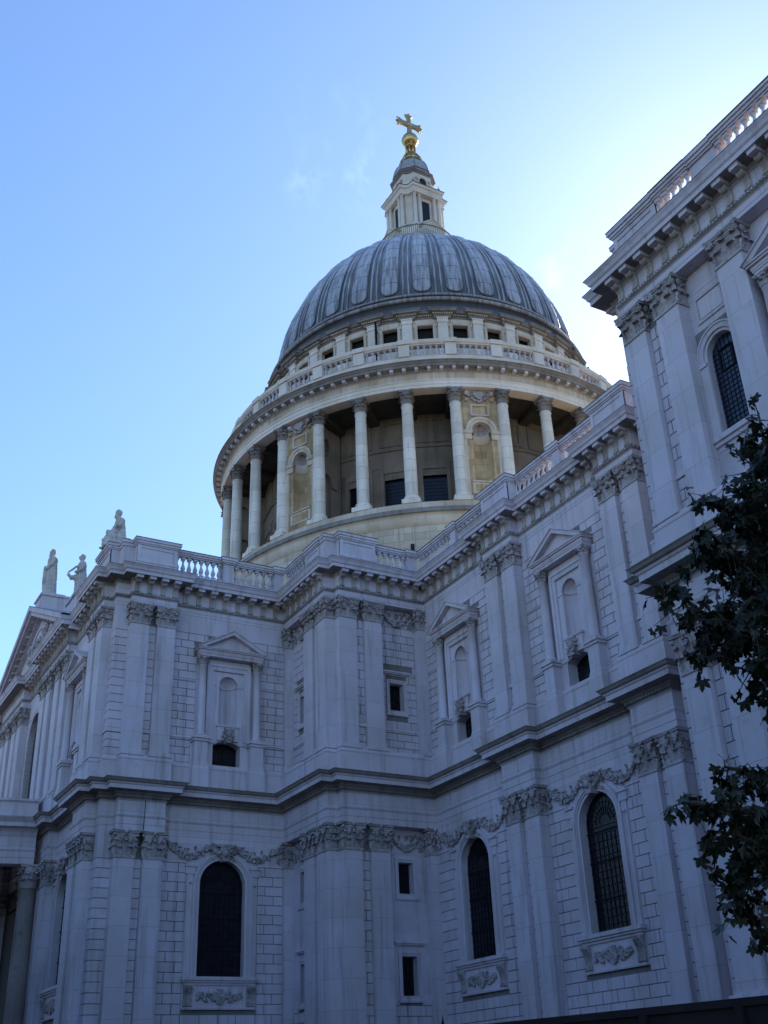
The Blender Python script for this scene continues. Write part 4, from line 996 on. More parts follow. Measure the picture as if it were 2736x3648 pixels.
# ------------------------------------------------------------------ drum, peristyle, dome and lantern
C0 = (DX, DY)
def ringm(name, prof, mat, seg=128, parent=CATH, smooth=True, label=None):
    q = MB(); n = len(prof); q.lathe(prof, seg, C0, smooth, None, 0, 2*pi, False); o = obj(name, q, mat, parent, label=label)
    return o
DRUM = ringm('drum', [(18.75, 26), (18.75, 36.2)], M['drum'], 160)
q = MB()
for k in range(16):
    a = radians(148.0+22.5*(k-4)-6); T = Matrix.Translation((DX, DY, 0)) @ Matrix.Rotation(a, 4, 'Z'); q.box(18.70, 18.79, -.13, .13, 34.3, 34.9, T)
obj('slit_opening', q, M['void'], DRUM)
ringm('drum_moulding', [(18.75, 36.2), (18.82, 36.25), (18.95, 36.5), (19.0, 36.75), (18.95, 37.0), (19.1, 37.05)], M['cream'], 160, DRUM)
ringm('drum_ledge', [(19.1, 37.05), (19.22, 37.08), (19.22, 37.40), (18.9, 37.46), (14, 37.5)], M['edge'], 160, DRUM, False)
ringm('stylobate', [(18.62, 37.46), (18.62, 38.12), (14, 38.14)], M['cream'], 160, DRUM, False)
TH0 = 85.94; STEP = 11.25
CR = 18.0
cm = MB(); r = .46; z0, z1 = 0, 8.38
cm.box(-.66, .66, -.66, .66, 0, .34)
cm.lathe([(.62, .34), (.66, .42), (.62, .52), (.52, .56), (.50, .62), (.56, .70), (.48, .78), (.455, .9), (.455, 3.2), (.44, 5), (.40, 8.15), (.40, 8.2), (.45, 8.24), (.45, 8.30), (.40, 8.38)], 24, (0, 0))
COLM = cm.mesh('drum_column', M['shaft'])
cc = MB(); round_cap(cc, 0, 0, 0, 1.16, .42, 8); DCAP = cc.mesh('capital', M['dcap'])
def polar(o, a, r, z=0.):
    o.location = (DX+r*cos(a), DY+r*sin(a), z); o.rotation_euler = (0, 0, a+pi/2); return o
ANG = [radians(TH0+STEP*i) for i in range(-3, 14)]
for a in ANG:
    o = polar(link('drum_column', COLM, CATH), a, CR, 38.14); link('capital', DCAP, o, (0, 0, 8.38))
# niche piers every fourth bay
def niche_pier():
    e = bpy.data.objects.new('niche_pier', None); scene.collection.objects.link(e); e.parent = CATH
    b = MB(); hw = 1.36; Z0, Z1 = 38.14, 47.68
    b.extrude([(-hw, Z0), (hw, Z0), (hw, Z1), (-hw, Z1)], .0, .25, [hole_arch(0, .70, 40.0, 44.2)[::-1]])
    obj('niche_wall', b, M['ochre'], e)
    n = MB()
    n.lathe([(.70, 40.0), (.70, 44.2)], 14, (0, .1), True, None, 0, pi, False)
    n.add([(.7*cos(pi*i/14), .1+.7*sin(pi*i/14), 40.0) for i in range(15)], [tuple(range(15))])
    obj('niche', n, M['ochre'], e, recalc=False)
    n = MB(); vs = []; fs = []
    J_, I_ = 8, 28
    for j in range(J_+1):
        ph = pi/2*j/J_
        for i in range(I_+1):
            a = pi*i/I_; k = .70*(1-.07*(i % 2)); vs.append((k*cos(ph)*cos(a), .1+k*cos(ph)*sin(a), 44.2+k*sin(ph)))
    for j in range(J_):
        for i in range(I_): fs.append((j*(I_+1)+i, j*(I_+1)+i+1, (j+1)*(I_+1)+i+1, (j+1)*(I_+1)+i))
    n.add(vs, fs, False); obj('shell_hood', n, M['carved'], e, recalc=False)
    m = MB()
    ring(m, 0, 44.2, .72, .95, -.10, .0); ring(m, 0, 44.2, .95, 1.15, -.16, .0)
    for sx in (-1, 1):
        a, b_ = sorted((sx*.72, sx*1.34)); m.box(a, b_, -.10, .0, 43.45, 43.9); m.box(a-.02, b_+.02, -.18, 0, 43.9, 44.18)
    m.lathe([(.70, 43.45), (.62, 43.47), (.62, 43.85), (.56, 43.9), (.56, 44.15), (.70, 44.18)], 14, (0, .1), True, None, 0, pi, False)
    m.box(-.95, .95, -.14, 0, 39.9, 40.0)
    m.extrude([(-.72, 45.45), (.72, 45.45), (.72, 46.45), (-.72, 46.45)], -.09, 0, [[(-.55, 45.6), (-.55, 46.3), (.55, 46.3), (.55, 45.6)]])
    m.extrude([(-.95, 39.0), (.95, 39.0), (.95, 39.9), (-.95, 39.9)], -.03, 0, [[(-.75, 39.15), (-.75, 39.75), (.75, 39.75), (.75, 39.15)]])
    for sx in (-1, 1): a, b_ = sorted((sx*1.12, sx*1.34)); m.box(a, b_, -.05, 0, 38.14, 43.45)
    obj('niche_moulding', m, M['cream'], e)
    g = MB(); rn = random.Random(9)
    for i in range(60):
        u = rn.uniform(-1, 1); g.ball((u*.95, -.06-rn.uniform(0, .1), 46.75+.75*u*u+rn.uniform(-.1, .1)), rn.uniform(.05, .10), 6, 4)
    for sx in (-1, 1): g.ball((sx*.92, -.16, 47.35), .2, 8, 6); g.ball((sx*.95, -.12, 46.8), .13, 7, 5)
    g.extrude([(-.5, 47.25), (0, 46.8), (.5, 47.25), (.3, 47.5), (-.3, 47.5)], -.2, 0); g.box(-1.3, 1.3, -.06, 0, 47.55, 47.68)
    obj('shield_and_festoon', g, M['carved'], e)
    # side walls with oculus and blind arch
    s = MB(); D = 3.1
    for sx in (-1, 1):
        T = Matrix.Translation((sx*hw, 0, 0)) @ Matrix.Rotation(-sx*pi/2 if False else pi/2, 4, 'Z')
        # local x -> +y (depth), local y -> -x
        y0, y1 = (0, .22) if sx > 0 else (-.22, 0)
        oc = [(1.35+.42*cos(t), 45.6+.62*sin(t)) for t in [2*pi*i/20 for i in range(20)]]
        s.extrude([(.26, Z0), (D, Z0), (D, Z1), (.26, Z1)], y0, y1, [oc[::-1], hole_arch(1.35, .55, 38.9, 42.6)[::-1]], T)
        yy0, yy1 = (-.07, 0) if sx > 0 else (0, .07)
        s.extrude([(1.35+.60*cos(t), 45.6+.82*sin(t)) for t in [2*pi*i/20 for i in range(20)]], yy0, yy1, [oc[::-1]], T)
        s.extrude(arc(1.35, 42.6, .85, 0, pi, 14)+arc(1.35, 42.6, .55, pi, 0, 14), yy0, yy1, (), T)
        for u0, u1 in ((.3, .80), (1.90, 2.5)): s.extrude([(u0, 42.15), (u1, 42.15), (u1, 42.6), (u0, 42.6)], (-.15 if sx > 0 else 0), (0 if sx > 0 else .15), (), T)
    s.box(-hw+.25, hw-.25, .9, D, Z0, Z1)
    obj('pier_side', s, M['inner'], e)
    return e
NP = niche_pier(); u_ = False
for i in (-1, 3, 7, 11, -5):
    a = radians(TH0+STEP*(i-.5)) if False else radians(TH0+STEP*(i-.5))
    # niche bays lie between columns 2-3 and 6-7 (counted from TH0)
    o = NP if not u_ else copy_tree(NP, CATH); u_ = True
    polar(o, a, 17.95)
# inner drum wall, 32 flat bays
def drum_bay():
    b = MB(); hw = 1.46; Z0, Z1 = 38.1, 47.7
    b.extrude([(-hw, Z0), (hw, Z0), (hw, Z1), (-hw, Z1)], 0, .3, [hole_rect(-.88, .88, 39.0, 42.35)[::-1]])
    b.extrude([(-1.15, Z0), (1.15, Z0), (1.15, 43.4), (-1.15, 43.4)], -.09, 0, [hole_rect(-.9, .9, 38.9, 42.9)[::-1]])
    b.box(-hw, hw, -.16, 0, 44.75, 44.93); b.box(-hw, hw, -.05, 0, 43.4, 44.75)
    b.extrude([(-1.15, 45.2), (1.15, 45.2), (1.15, 47.3), (-1.15, 47.3)], -.07, 0, [hole_rect(-.92, .92, 45.42, 47.1)[::-1]])
    b.box(-.9, .9, .02, .3, 42.35, 42.9)
    g = MB(); g.box(-.88, .88, .22, .26, 39.0, 42.35)
    q = MB()
    for i in range(1, 8): q.box(-.88+i*.22-.01, -.88+i*.22+.01, .2, .22, 39, 42.35)
    for i in range(1, 12): q.box(-.88, .88, .198, .22, 39+i*.29-.01, 39+i*.29+.01)
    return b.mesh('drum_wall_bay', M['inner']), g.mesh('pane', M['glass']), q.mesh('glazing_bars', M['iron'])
db = drum_bay()
for i in range(-3, 13):
    if (i-2) % 4 == 0: continue
    a = radians(TH0+STEP*(i+.5)); o = polar(link('drum_wall_bay', db[0], CATH), a, 14.85); link('pane', db[1], o); link('glazing_bars', db[2], o)
ringm('drum_wall_bay', [(14.5, 38), (14.5, 48)], M['cream'], 96)
# peristyle entablature
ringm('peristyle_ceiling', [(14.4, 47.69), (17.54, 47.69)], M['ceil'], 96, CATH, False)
ringm('peristyle_architrave', [(17.52, 47.85), (17.52, 47.70), (18.46, 47.70), (18.46, 47.95), (18.5, 47.97), (18.5, 48.22), (18.58, 48.30), (18.58, 48.36), (18.48, 48.38)], M['white'], 160, CATH, False)
ringm('peristyle_frieze', [(18.48, 48.38), (18.48, 48.92), (18.6, 48.98)], M['drum'], 160, CATH, True)
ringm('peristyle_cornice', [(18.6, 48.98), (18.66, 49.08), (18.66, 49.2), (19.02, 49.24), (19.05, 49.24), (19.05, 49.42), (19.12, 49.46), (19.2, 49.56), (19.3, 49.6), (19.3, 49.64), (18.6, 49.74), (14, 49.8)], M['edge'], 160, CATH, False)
q = MB()
for k in range(128):
    a = 2*pi*k/128+radians(TH0); T = Matrix.Translation((DX, DY, 0)) @ Matrix.Rotation(a, 4, 'Z'); q.box(18.6, 18.98, -.13, .13, 49.02, 49.235, T)
tag(obj('cornice_modillions', q, M['stone'], CATH), kind='stuff')
# soffit beams from column to wall
q = MB()
for a in ANG:
    T = Matrix.Translation((DX, DY, 0)) @ Matrix.Rotation(a, 4, 'Z'); q.box(14.8, 17.6, -.4, .4, 47.2, 47.69, T)
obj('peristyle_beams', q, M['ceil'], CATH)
# stone gallery balustrade
GAL = ringm('gallery_balustrade', [(18.0, 49.7), (18.0, 50.9), (18.06, 50.95), (17.95, 51.02), (17.5, 51.02)], M['white'], 160, CATH, False)
ringm('gallery_rail', [(17.62, 51.9), (18.0, 51.9), (18.04, 51.98), (18.12, 52.04), (18.16, 52.22), (18.16, 52.32), (17.5, 52.35), (17.5, 51.9)], M['white'], 160, GAL, False)
gb = MB(); gb.box(-.14, .14, -.14, .14, 0, .06); gb.lathe([(.12, .06), (.07, .12), (.13, .28), (.13, .36), (.06, .55), (.05, .66), (.09, .70), (.07, .74)], 8, (0, 0)); gb.box(-.12, .12, -.12, .12, .74, .9)
q = MB()
pr_ = MB(); pr_.box(-.42, .42, -.32, .35, 50.9, 51.95); pr_.box(-.47, .47, -.42, .40, 51.98, 52.37); PRM = pr_.mesh('gallery_pier', M['white'])
for a in [radians(TH0+STEP*i) for i in range(-4, 15)]:
    polar(link('gallery_pier', PRM, GAL), a, 17.8)
    for k in range(6):
        aa = a+radians(STEP)*(.165+.134*k); T = Matrix.Translation((DX+17.8*cos(aa), DY+17.8*sin(aa), 51.02)) @ Matrix.Rotation(aa, 4, 'Z'); q.add([T @ Vector(v) for v in gb.v], gb.f, True)
tag(obj('balusters', q, M['stone'], GAL), kind='stuff')
# attic
AT = ringm('attic', [(13.7, 49.7), (13.7, 57.3)], M['cream'], 96)
def attic_bay():
    b = MB(); hw = 1.42
    b.extrude([(-hw, 49.8), (hw, 49.8), (hw, 57.0), (-hw, 57.0)], 0, .35, [hole_rect(-.62, .62, 54.6, 56.32)[::-1]])
    b.extrude([(-.85, 54.4), (.85, 54.4), (.85, 56.2), (.98, 56.2), (.98, 56.50), (-.98, 56.50), (-.98, 56.2), (-.85, 56.2)], -.10, 0, [hole_rect(-.62, .62, 54.6, 56.32)[::-1]])
    b.box(-.55, .55, -.14, 0, 56.38, 56.85); b.box(-.75, .75, -.12, 0, 56.50, 56.8)
    g = MB(); g.box(-.66, .66, .55, .6, 54.5, 56.4); g.box(-.66, -.62, .3, .6, 54.5, 56.4); g.box(.62, .66, .3, .6, 54.5, 56.4); g.box(-.66, .66, .3, .6, 56.32, 56.4)
    return b.mesh('attic_window_bay', M['cream']), g.mesh('pane', M['void'])
ab = attic_bay()
pm_ = MB(); pm_.box(-.40, .40, -.18, .3, 0, 6.5); pm_.box(-.46, .46, -.24, .3, 6.5, 6.62); pm_.box(-.43, .43, -.21, .3, 6.62, 6.9); pm_.box(-.48, .48, -.26, .3, 6.9, 7.02); APM = pm_.mesh('attic_pilaster', M['white'])
for i in range(-4, 14):
    a = radians(TH0+STEP*(i+.5)); o = polar(link('attic_window_bay', ab[0], AT), a, 14.45); link('pane', ab[1], o) if False else polar(link('attic_window', ab[1], AT), a, 14.45)
    polar(link('attic_pilaster', APM, AT), radians(TH0+STEP*i), 14.5, 50.0)
pth = []
for i in range(32):
    a = TH0+STEP*i
    for da, rr in ((-2.6, 14.42), (-2.6, 14.72), (2.6, 14.72), (2.6, 14.42)): t = radians(a+da); pth.append((DX+rr*cos(t), DY+rr*sin(t)))
pth = pth[::-1]
q = MB(); sweep(q, pth, [(-.3, 56.95), (.02, 56.95), (.02, 57.05), (.06, 57.08), (.06, 57.2), (.14, 57.22), (.14, 57.34), (.2, 57.36), (.42, 57.38), (.42, 57.52), (.5, 57.58), (.5, 57.62), (.2, 57.68), (-.4, 57.7)], True)
obj('attic_cornice', q, M['edge'], AT)
q = MB()
pts = offset_path(pth, .16, True)
for i in range(len(pts)):
    a, b = pts[i], pts[(i+1) % len(pts)]; d = b-a
    if d.length < .5: continue
    n = int(d.length/.17); u = d.normalized(); nr = Vector((-u.y, u.x))
    for k in range(n):
        p = a+d*((k+.5)/n); T = Matrix(((u.x, nr.x, 0, p.x), (u.y, nr.y, 0, p.y), (0, 0, 1, 57.28), (0, 0, 0, 1))); q.box(-.05, .05, -.05, .07, -.06, .06, T)
tag(obj('attic_dentils', q, M['cream'], AT), kind='stuff')
# lead base and roll mouldings
DOME = ringm('dome', [(14.75, 57.6), (14.6, 57.95), (14.6, 58.25), (14.45, 58.4), (14.45, 58.8)] +
             [(14.45+.2*sin(t), 58.98-.18*cos(t)) for t in [pi*i/6 for i in range(7)]] + [(14.2, 59.2), (14.2, 59.55)] +
             [(14.2+.14*sin(t), 59.68-.13*cos(t)) for t in [pi*i/6 for i in range(7)]] + [(14.02, 59.85)] +
             [(14.0*sqrt(max(0, 1-((z-58.5)/16.0)**2)), z) for z in [59.9+(74.2-59.9)*i/40 for i in range(41)]], M['lead'], 192)
def drad(z): return 14.0*sqrt(max(0, 1-((z-58.5)/16.0)**2))
def dnorm(z, a):
    r = drad(z); s = (z-58.5)/16.0; dr = -14.0*s/16.0/max(.05, sqrt(1-s*s)); n = Vector((cos(a), sin(a), -dr)); return n.normalized()
ZB, ZT = 60.25, 74.0
q = MB(); rows = 34; cols = 10; vs = []; fs = []; A_ = radians(STEP)
for j in range(rows+1):
    u = j/rows; z = ZB+(ZT-ZB)*u**1.9; r = drad(z)
    arcw = A_*.55; wdt = 14*arcw/2; hz = z-ZB
    frac = sqrt(max(0, 1-(1-min(1, hz/wdt))**2)) if hz < wdt else 1
    for i in range(cols+1):
        v = -1+2*i/cols; a = v*arcw/2*max(.02, frac); n = dnorm(z, a); h = .05+.16*(1-v*v) if 0 < j else .0
        p = Vector((r*cos(a), r*sin(a), z))+n*h; vs.append(p)
for j in range(rows):
    for i in range(cols): fs.append((j*(cols+1)+i, j*(cols+1)+i+1, (j+1)*(cols+1)+i+1, (j+1)*(cols+1)+i))
for j in range(rows):
    for i, k in ((0, 0), (cols, 0)):
        pass
q.add(vs, fs, True)
PAN = q.mesh('lead_panel', M['leadp'])
q = MB()      # rim roll round each panel
ROLLS = []
for sgn in (-1, 1):
    pts = []
    for j in range(0, rows+1):
        u = (j/rows)**1.9; z = ZB+(ZT-ZB)*u; arcw = A_*.55; wdt = 14*arcw/2; hz = z-ZB
        frac = sqrt(max(0, 1-(1-min(1, hz/wdt))**2)) if hz < wdt else 1
        a = sgn*arcw/2*frac; pts.append(Vector((drad(z)*cos(a), drad(z)*sin(a), z))+dnorm(z, a)*.05)
    q.tube(pts, .055, 6)
    rolls = pts = []
    for j in range(0, rows+1):
        z = 60.0+(ZT-60.0)*j/rows; a = sgn*A_*.40; a = sgn*(A_*.5-.16/14*0-A_*.085); pts.append(Vector((drad(z)*cos(a), drad(z)*sin(a), z))+dnorm(z, a)*.03)
    ROLLS.append(list(pts))
for z in [61.6, 63.3, 65, 66.7, 68.3, 69.8, 71.2]:     # sheet joints
    pts = []
    for i in range(9):
        v = -1+2*i/8; a = v*A_*.275; pts.append(Vector((drad(z)*cos(a), drad(z)*sin(a), z))+dnorm(z, a)*(.055+.16*(1-v*v)))
    q.tube(pts, .018, 4)
RIB = q.mesh('lead_rib', M['lead'])
q = MB()
for p_ in ROLLS: q.tube(p_, .085, 6)
ROL = q.mesh('lead_roll', M['leadp'])
for i in range(32):
    a = radians(TH0+STEP*(i+.5))
    link('lead_panel', PAN, DOME, (DX, DY, 0), a); link('lead_rib', RIB, DOME, (DX, DY, 0), a); link('lead_roll', ROL, DOME, (DX, DY, 0), a)
for rr, zz, tr in ((14.60, 58.98, .17), (14.30, 59.68, .12)):
    ringm('roll_moulding', [(rr+tr*cos(t), zz+tr*sin(t)) for t in [2*pi*i/8 for i in range(9)]], M['leadp'], 160, DOME)
# golden gallery
LAN = thing('x', 'x', 'x'); bpy.data.objects.remove(LAN)
LAN = link('lantern', None, CATH, (DX, DY, 0))
def lant(name, mb, mat, parent=None, recalc=True): return obj(name, mb, mat, parent or LAN, recalc=recalc)
q = MB(); q.lathe([(3.2, 73.6), (3.2, 74.9), (3.5, 75.0), (3.7, 75.25), (3.95, 75.3), (3.95, 75.52), (2, 75.55)], 48, (0, 0), False, None, 0, 2*pi, False); lant('gallery_floor', q, M['cream'])
q = MB()
for k in range(16): T = Matrix.Rotation(2*pi*k/16, 4, 'Z'); q.box(3.15, 3.24, -.25, .25, 74.1, 74.75, T)
lant('gallery_opening', q, M['void'])
q = MB(); q.lathe([(3.82, 76.74), (3.92, 76.74), (3.92, 76.84), (3.82, 76.84), (3.82, 76.74)], 48, (0, 0), False, None, 0, 2*pi, False); q.lathe([(3.84, 75.6), (3.9, 75.6), (3.9, 75.66), (3.84, 75.66)], 48, (0, 0), False, None, 0, 2*pi, False)
for k in range(120):
    a = 2*pi*k/120; q.box(-.022, .022, -.022, .022, 75.5, 76.76, Matrix.Translation((3.87*cos(a), 3.87*sin(a), 0)))
RL = lant('railing', q, simple('pale_iron_railing', (.30, .27, .20), .6, .2))
# lantern body
def octo(F, h): return [(F, -h), (F, h), (h, F), (-h, F), (-F, h), (-F, -h), (-h, -F), (h, -F)]
def concave(F, h, dip, n=6):
    pts = []
    for k in range(4):
        c, s = cos(k*pi/2), sin(k*pi/2); R_ = lambda x, y: (c*x-s*y, s*x+c*y)
        pts.append(R_(F, -h)); pts.append(R_(F, h))
        for i in range(1, n):
            u = i/n; x = F+(h-F)*u; y = h+(F-h)*u; d = dip*sin(pi*u); pts.append(R_(x-d*.707, y-d*.707))
    return pts
def cw(p): return p[::-1]
def prism(mb, pts, z0, z1):
    m = len(pts); mb.add([(x, y, z0) for x, y in pts]+[(x, y, z1) for x, y in pts], [tuple(range(m))[::-1], tuple(range(m, 2*m))]+[(i, (i+1) % m, m+(i+1) % m, m+i) for i in range(m)])
q = MB(); prism(q, concave(2.62, 1.62, .25), 75.5, 77.6); prism(q, concave(2.70, 1.70, .25), 77.6, 77.8); lant('lantern_base', q, M['white'])
q = MB()
for k in range(4):
    T = Matrix.Rotation(k*pi/2, 4, 'Z'); TT = T @ Matrix(((0, 1, 0, 0), (1, 0, 0, 0), (0, 0, 1, 0), (0, 0, 0, 1)))
    q.extrude([(-1.3, 77.3), (1.3, 77.3), (0, 78.25)], 2.6, 3.25, (), TT); q.extrude([(-1.42, 77.28), (0, 78.33), (1.42, 77.28), (1.25, 77.28), (0, 78.2), (-1.25, 77.28)], 2.6, 3.35, (), TT)
    q.box(2.6, 3.2, -1.1, 1.1, 75.55, 77.3, T)
    T2 = Matrix.Rotation(k*pi/2+pi/4, 4, 'Z')
lant('door_gable', q, M['white'])
q = MB(); prism(q, concave(2.02, 1.52, .28), 77.8, 82.2)
lant('lantern_core', q, M['white'])
for k in range(4):
    T = Matrix.Rotation(k*pi/2, 4, 'Z'); q = MB(); q.box(1.98, 2.04, -.45, .45, 78.2, 81.5, T); wo = lant('lantern_window', q, M['glass'])
    q = MB(); q.extrude([(-.62, 78.0), (.62, 78.0), (.62, 81.75), (-.62, 81.75)], 1.98, 2.12, [hole_rect(-.45, .45, 78.2, 81.5)[::-1]], T @ Matrix(((0, 1, 0, 0), (1, 0, 0, 0), (0, 0, 1, 0), (0, 0, 0, 1)))); lant('lantern_window_frame', q, M['white'])
    for y in (-1.42, -.88, .88, 1.42):
        q = MB(); lathe_col(q, 0, 0, 0, 4.3, .185, 12); q.box(-.24, .24, -.24, .24, 4.2, 4.32)
        p = T @ Vector((2.36, y, 77.8)); o = obj('lantern_column', q, M['white'], LAN, p) if k == 0 and y == -1.42 else link('lantern_column', LCM, LAN, p)
        if k == 0 and y == -1.42: LCM = o.data
q = MB(); sweep(q, cw(concave(2.52, 1.60, .30)), [(-1.2, 82.1), (0, 82.1), (0, 82.35), (.04, 82.38), (.04, 82.6), (.12, 82.66), (.26, 82.72), (.28, 82.88), (.34, 82.94), (.34, 83.0), (.1, 83.1), (-1.5, 83.14)], True); lant('lantern_cornice', q, M['white'])
q = MB(); sweep(q, cw(concave(2.52, 1.60, .30)), [(.345, 82.93), (.355, 82.93), (.355, 83.02), (.2, 83.08)], True); lant('cornice_flashing', q, M['flash'])
um = MB(); um.lathe([(.14, 0), (.14, .1), (.06, .18), (.15, .35), (.17, .45), (.08, .55), (.03, .7), (.05, .8), (.0, .95)], 10, (0, 0)); UR = um.mesh('urn', M['edge'])
for k in range(4):
    for y in (-1.5, 1.5): p = Matrix.Rotation(k*pi/2, 4, 'Z') @ Vector((2.4, y, 83.1)); link('urn', UR, LAN, p)
q = MB(); prism(q, concave(1.82, 1.05, .12), 83.1, 85.5); lant('upper_stage', q, M['white'])
q = MB(); sweep(q, cw(octo(1.82, 1.05)), [(-1, 85.45), (.03, 85.45), (.06, 85.6), (.18, 85.68), (.26, 85.76), (.26, 85.86), (0, 85.98), (-1.6, 86.0)], True); lant('upper_cornice', q, M['edge'])
for k in range(4):
    TT = Matrix.Rotation(k*pi/2, 4, 'Z') @ Matrix(((0, 1, 0, 0), (1, 0, 0, 0), (0, 0, 1, 0), (0, 0, 0, 1)))
    pts = [(.42*cos(2*pi*i/18), 84.4+.52*sin(2*pi*i/18)) for i in range(18)]; q = MB(); q.extrude([(x, z) for x, z in pts], 1.80, 1.84, (), TT); lant('oculus', q, M['glass'])
    q = MB(); q.extrude([(x*1.35, 84.4+(z-84.4)*1.3) for x, z in pts], 1.80, 1.92, [pts[::-1]], TT)
    for sx in (-1, 1): q.ball(TT @ Vector((sx*.72, 1.9, 83.45)), .2, 8, 6)
    lant('oculus_frame', q, M['cream'])
    # scroll buttress on each diagonal
    T = Matrix.Rotation(k*pi/2+pi/4, 4, 'Z') @ Matrix(((0, 1, 0, 0), (1, 0, 0, 0), (0, 0, 1, 0), (0, 0, 0, 1)))
q = MB()
for k in range(8):
    a = k*pi/4+pi/8; rr = 2.02
    for z, s in ((83.5, .26), (84.1, .18), (84.7, .2)): q.ball((rr*cos(a), rr*sin(a), z), s, 8, 6)
lant('scroll_buttress', q, M['cream'])
# lead cupola
q = MB(); n = 8
prof = [(2.02, 85.98), (2.02, 86.3), (1.95, 86.8), (1.80, 87.4), (1.55, 87.95), (1.25, 88.3), (1.12, 88.42), (1.12, 88.55), (.98, 88.7), (.86, 89.1), (.78, 89.45)]
q.lathe(prof, 8, (0, 0), False, Matrix.Rotation(pi/8, 4, 'Z')); lant('cupola', q, M['cap'])
q = MB()
for rr, zz in ((2.06, 86.3), (1.18, 88.42)): q.lathe([(rr-.2, zz-.06), (rr+.05, zz-.04), (rr+.08, zz+.02), (rr+.03, zz+.08), (rr-.2, zz+.1)], 8, (0, 0), False, Matrix.Rotation(pi/8, 4, 'Z'))
for k in range(8):
    a = k*pi/4+pi/8; q.tube([(r_*cos(a), r_*sin(a), z_) for r_, z_ in prof[:9]], .06, 6)
lant('cupola_rib', q, M['edge'])
q = MB()
q.lathe([(1.0, 88.75), (1.08, 88.85), (1.0, 89.0), (.85, 89.15), (.9, 89.25), (.8, 89.4), (.86, 89.55), (.6, 89.7), (.62, 89.85), (.3, 89.9)], 24, (0, 0))
for k in range(8): a = k*pi/4+pi/8; q.tube([(1.25*cos(a), 1.25*sin(a), 88.35), (1.1*cos(a), 1.1*sin(a), 88.9), (.8*cos(a), .8*sin(a), 89.5)], [.14, .1, .08], 6)
for k in range(8): a = k*pi/4; q.tube([(.42*cos(a), .42*sin(a), 89.85), (.46*cos(a), .46*sin(a), 90.4), (.42*cos(a), .42*sin(a), 91.0)], [.09, .12, .09], 6)
q.lathe([(.22, 89.8), (.22, 91.2)], 12, (0, 0)); q.lathe([(.3, 90.95), (.58, 91.0), (.56, 91.15), (.3, 91.2)], 20, (0, 0))
lant('gilded_neck', q, M['gold'])
q = MB(); q.ball((0, 0, 92.03), .88, 28, 18); q.lathe([(.885, 91.97), (.90, 92.0), (.90, 92.06), (.885, 92.09)], 28, (0, 0), True, None, 0, 2*pi, False); BA = lant('gilded_ball', q, M['gold'])
q = MB()
TT = Matrix.Rotation(pi/2, 4, 'Z')    # cross arms run north-south
def arm(pts, y=.16): q.extrude(pts, -y, y, (), TT)
arm([(-.30, 92.8), (.30, 92.8), (.24, 93.3), (.17, 93.9), (.24, 94.15), (-.24, 94.15), (-.17, 93.9), (-.24, 93.3)])
arm([(-.22, 94.1), (.22, 94.1), (.17, 94.9), (.22, 95.35), (.42, 95.62), (.30, 95.72), (.15, 95.66), (0, 95.85), (-.15, 95.66), (-.30, 95.72), (-.42, 95.62), (-.22, 95.35), (-.17, 94.9)], .155)
for s in (-1, 1):
    pts = [(s*.1, 94.05), (s*.8, 94.12), (s*1.12, 93.98), (s*1.30, 93.88), (s*1.38, 94.02), (s*1.34, 94.18), (s*1.5, 94.38), (s*1.34, 94.56), (s*1.38, 94.72), (s*1.28, 94.86), (s*1.12, 94.74), (s*.8, 94.6), (s*.1, 94.66)]
    arm(pts if s > 0 else pts[::-1], .15)
q.ball((0, 0, 94.36), .34, 12, 8)
for p in ((0, 1.42, 93.86), (0, 1.42, 94.88), (0, -1.42, 93.86), (0, -1.42, 94.88), (0, .40, 95.7), (0, -.40, 95.7), (0, 1.55, 94.38), (0, -1.55, 94.38), (0, 0, 95.95)): q.ball(p, .11, 8, 6)
lant('gilded_cross', q, M['gold'])

# lightning conductors and pipes
q = MB(); q.tube([(-5.0, 4.0, 16.4), (-5.0, 4.0, 16.9)], .03, 5)
q.tube([(.2, 13.0, 15.4), (.3, 13.0, 14.0), (.3, 13.15, 13.2)], .02, 4)
obj('lightning_conductor', q, M['iron'], CATH)
q = MB(); a = radians(TH0+STEP*4.12)
q.tube([(DX+14.75*cos(a), DY+14.75*sin(a), z) for z in (51, 54, 57.2)], .10, 8); obj('downpipe', q, M['iron'], CATH)

# ------------------------------------------------------------------ statues
def carve(name, label, mb, loc, rz, group, vox=.036):
    o = obj(name, mb, M['statue'], None, loc, rz); r = o.modifiers.new('r', 'REMESH'); r.mode = 'VOXEL'; r.voxel_size = vox; r.use_smooth_shade = True
    s = o.modifiers.new('s', 'SMOOTH'); s.factor = .5; s.iterations = 2
    t = bpy.data.textures.new('folds', 'CLOUDS'); t.noise_scale = .16; d = o.modifiers.new('d', 'DISPLACE'); d.texture = t; d.strength = .10; d.texture_coords = 'LOCAL'
    tag(o, label, 'statue', group=group); return o
def robe(mb, prof, folds=9, amp=.05, T=None, seg=40):
    vs = []; fs = []; n = len(prof)
    for j, (rx, ry, z, ox, oy) in enumerate(prof):
        for i in range(seg):
            a = 2*pi*i/seg; k = 1+amp*sin(folds*a+.6*z)*(1-j/n*.6); vs.append((ox+rx*k*cos(a), oy+ry*k*sin(a), z))
    for j in range(n-1):
        for i in range(seg): k = (i+1) % seg; fs.append((j*seg+i, j*seg+k, (j+1)*seg+k, (j+1)*seg+i))
    fs.append(tuple(range(seg))[::-1]); fs.append(tuple((n-1)*seg+i for i in range(seg))); mb.add(vs, fs, True, T)
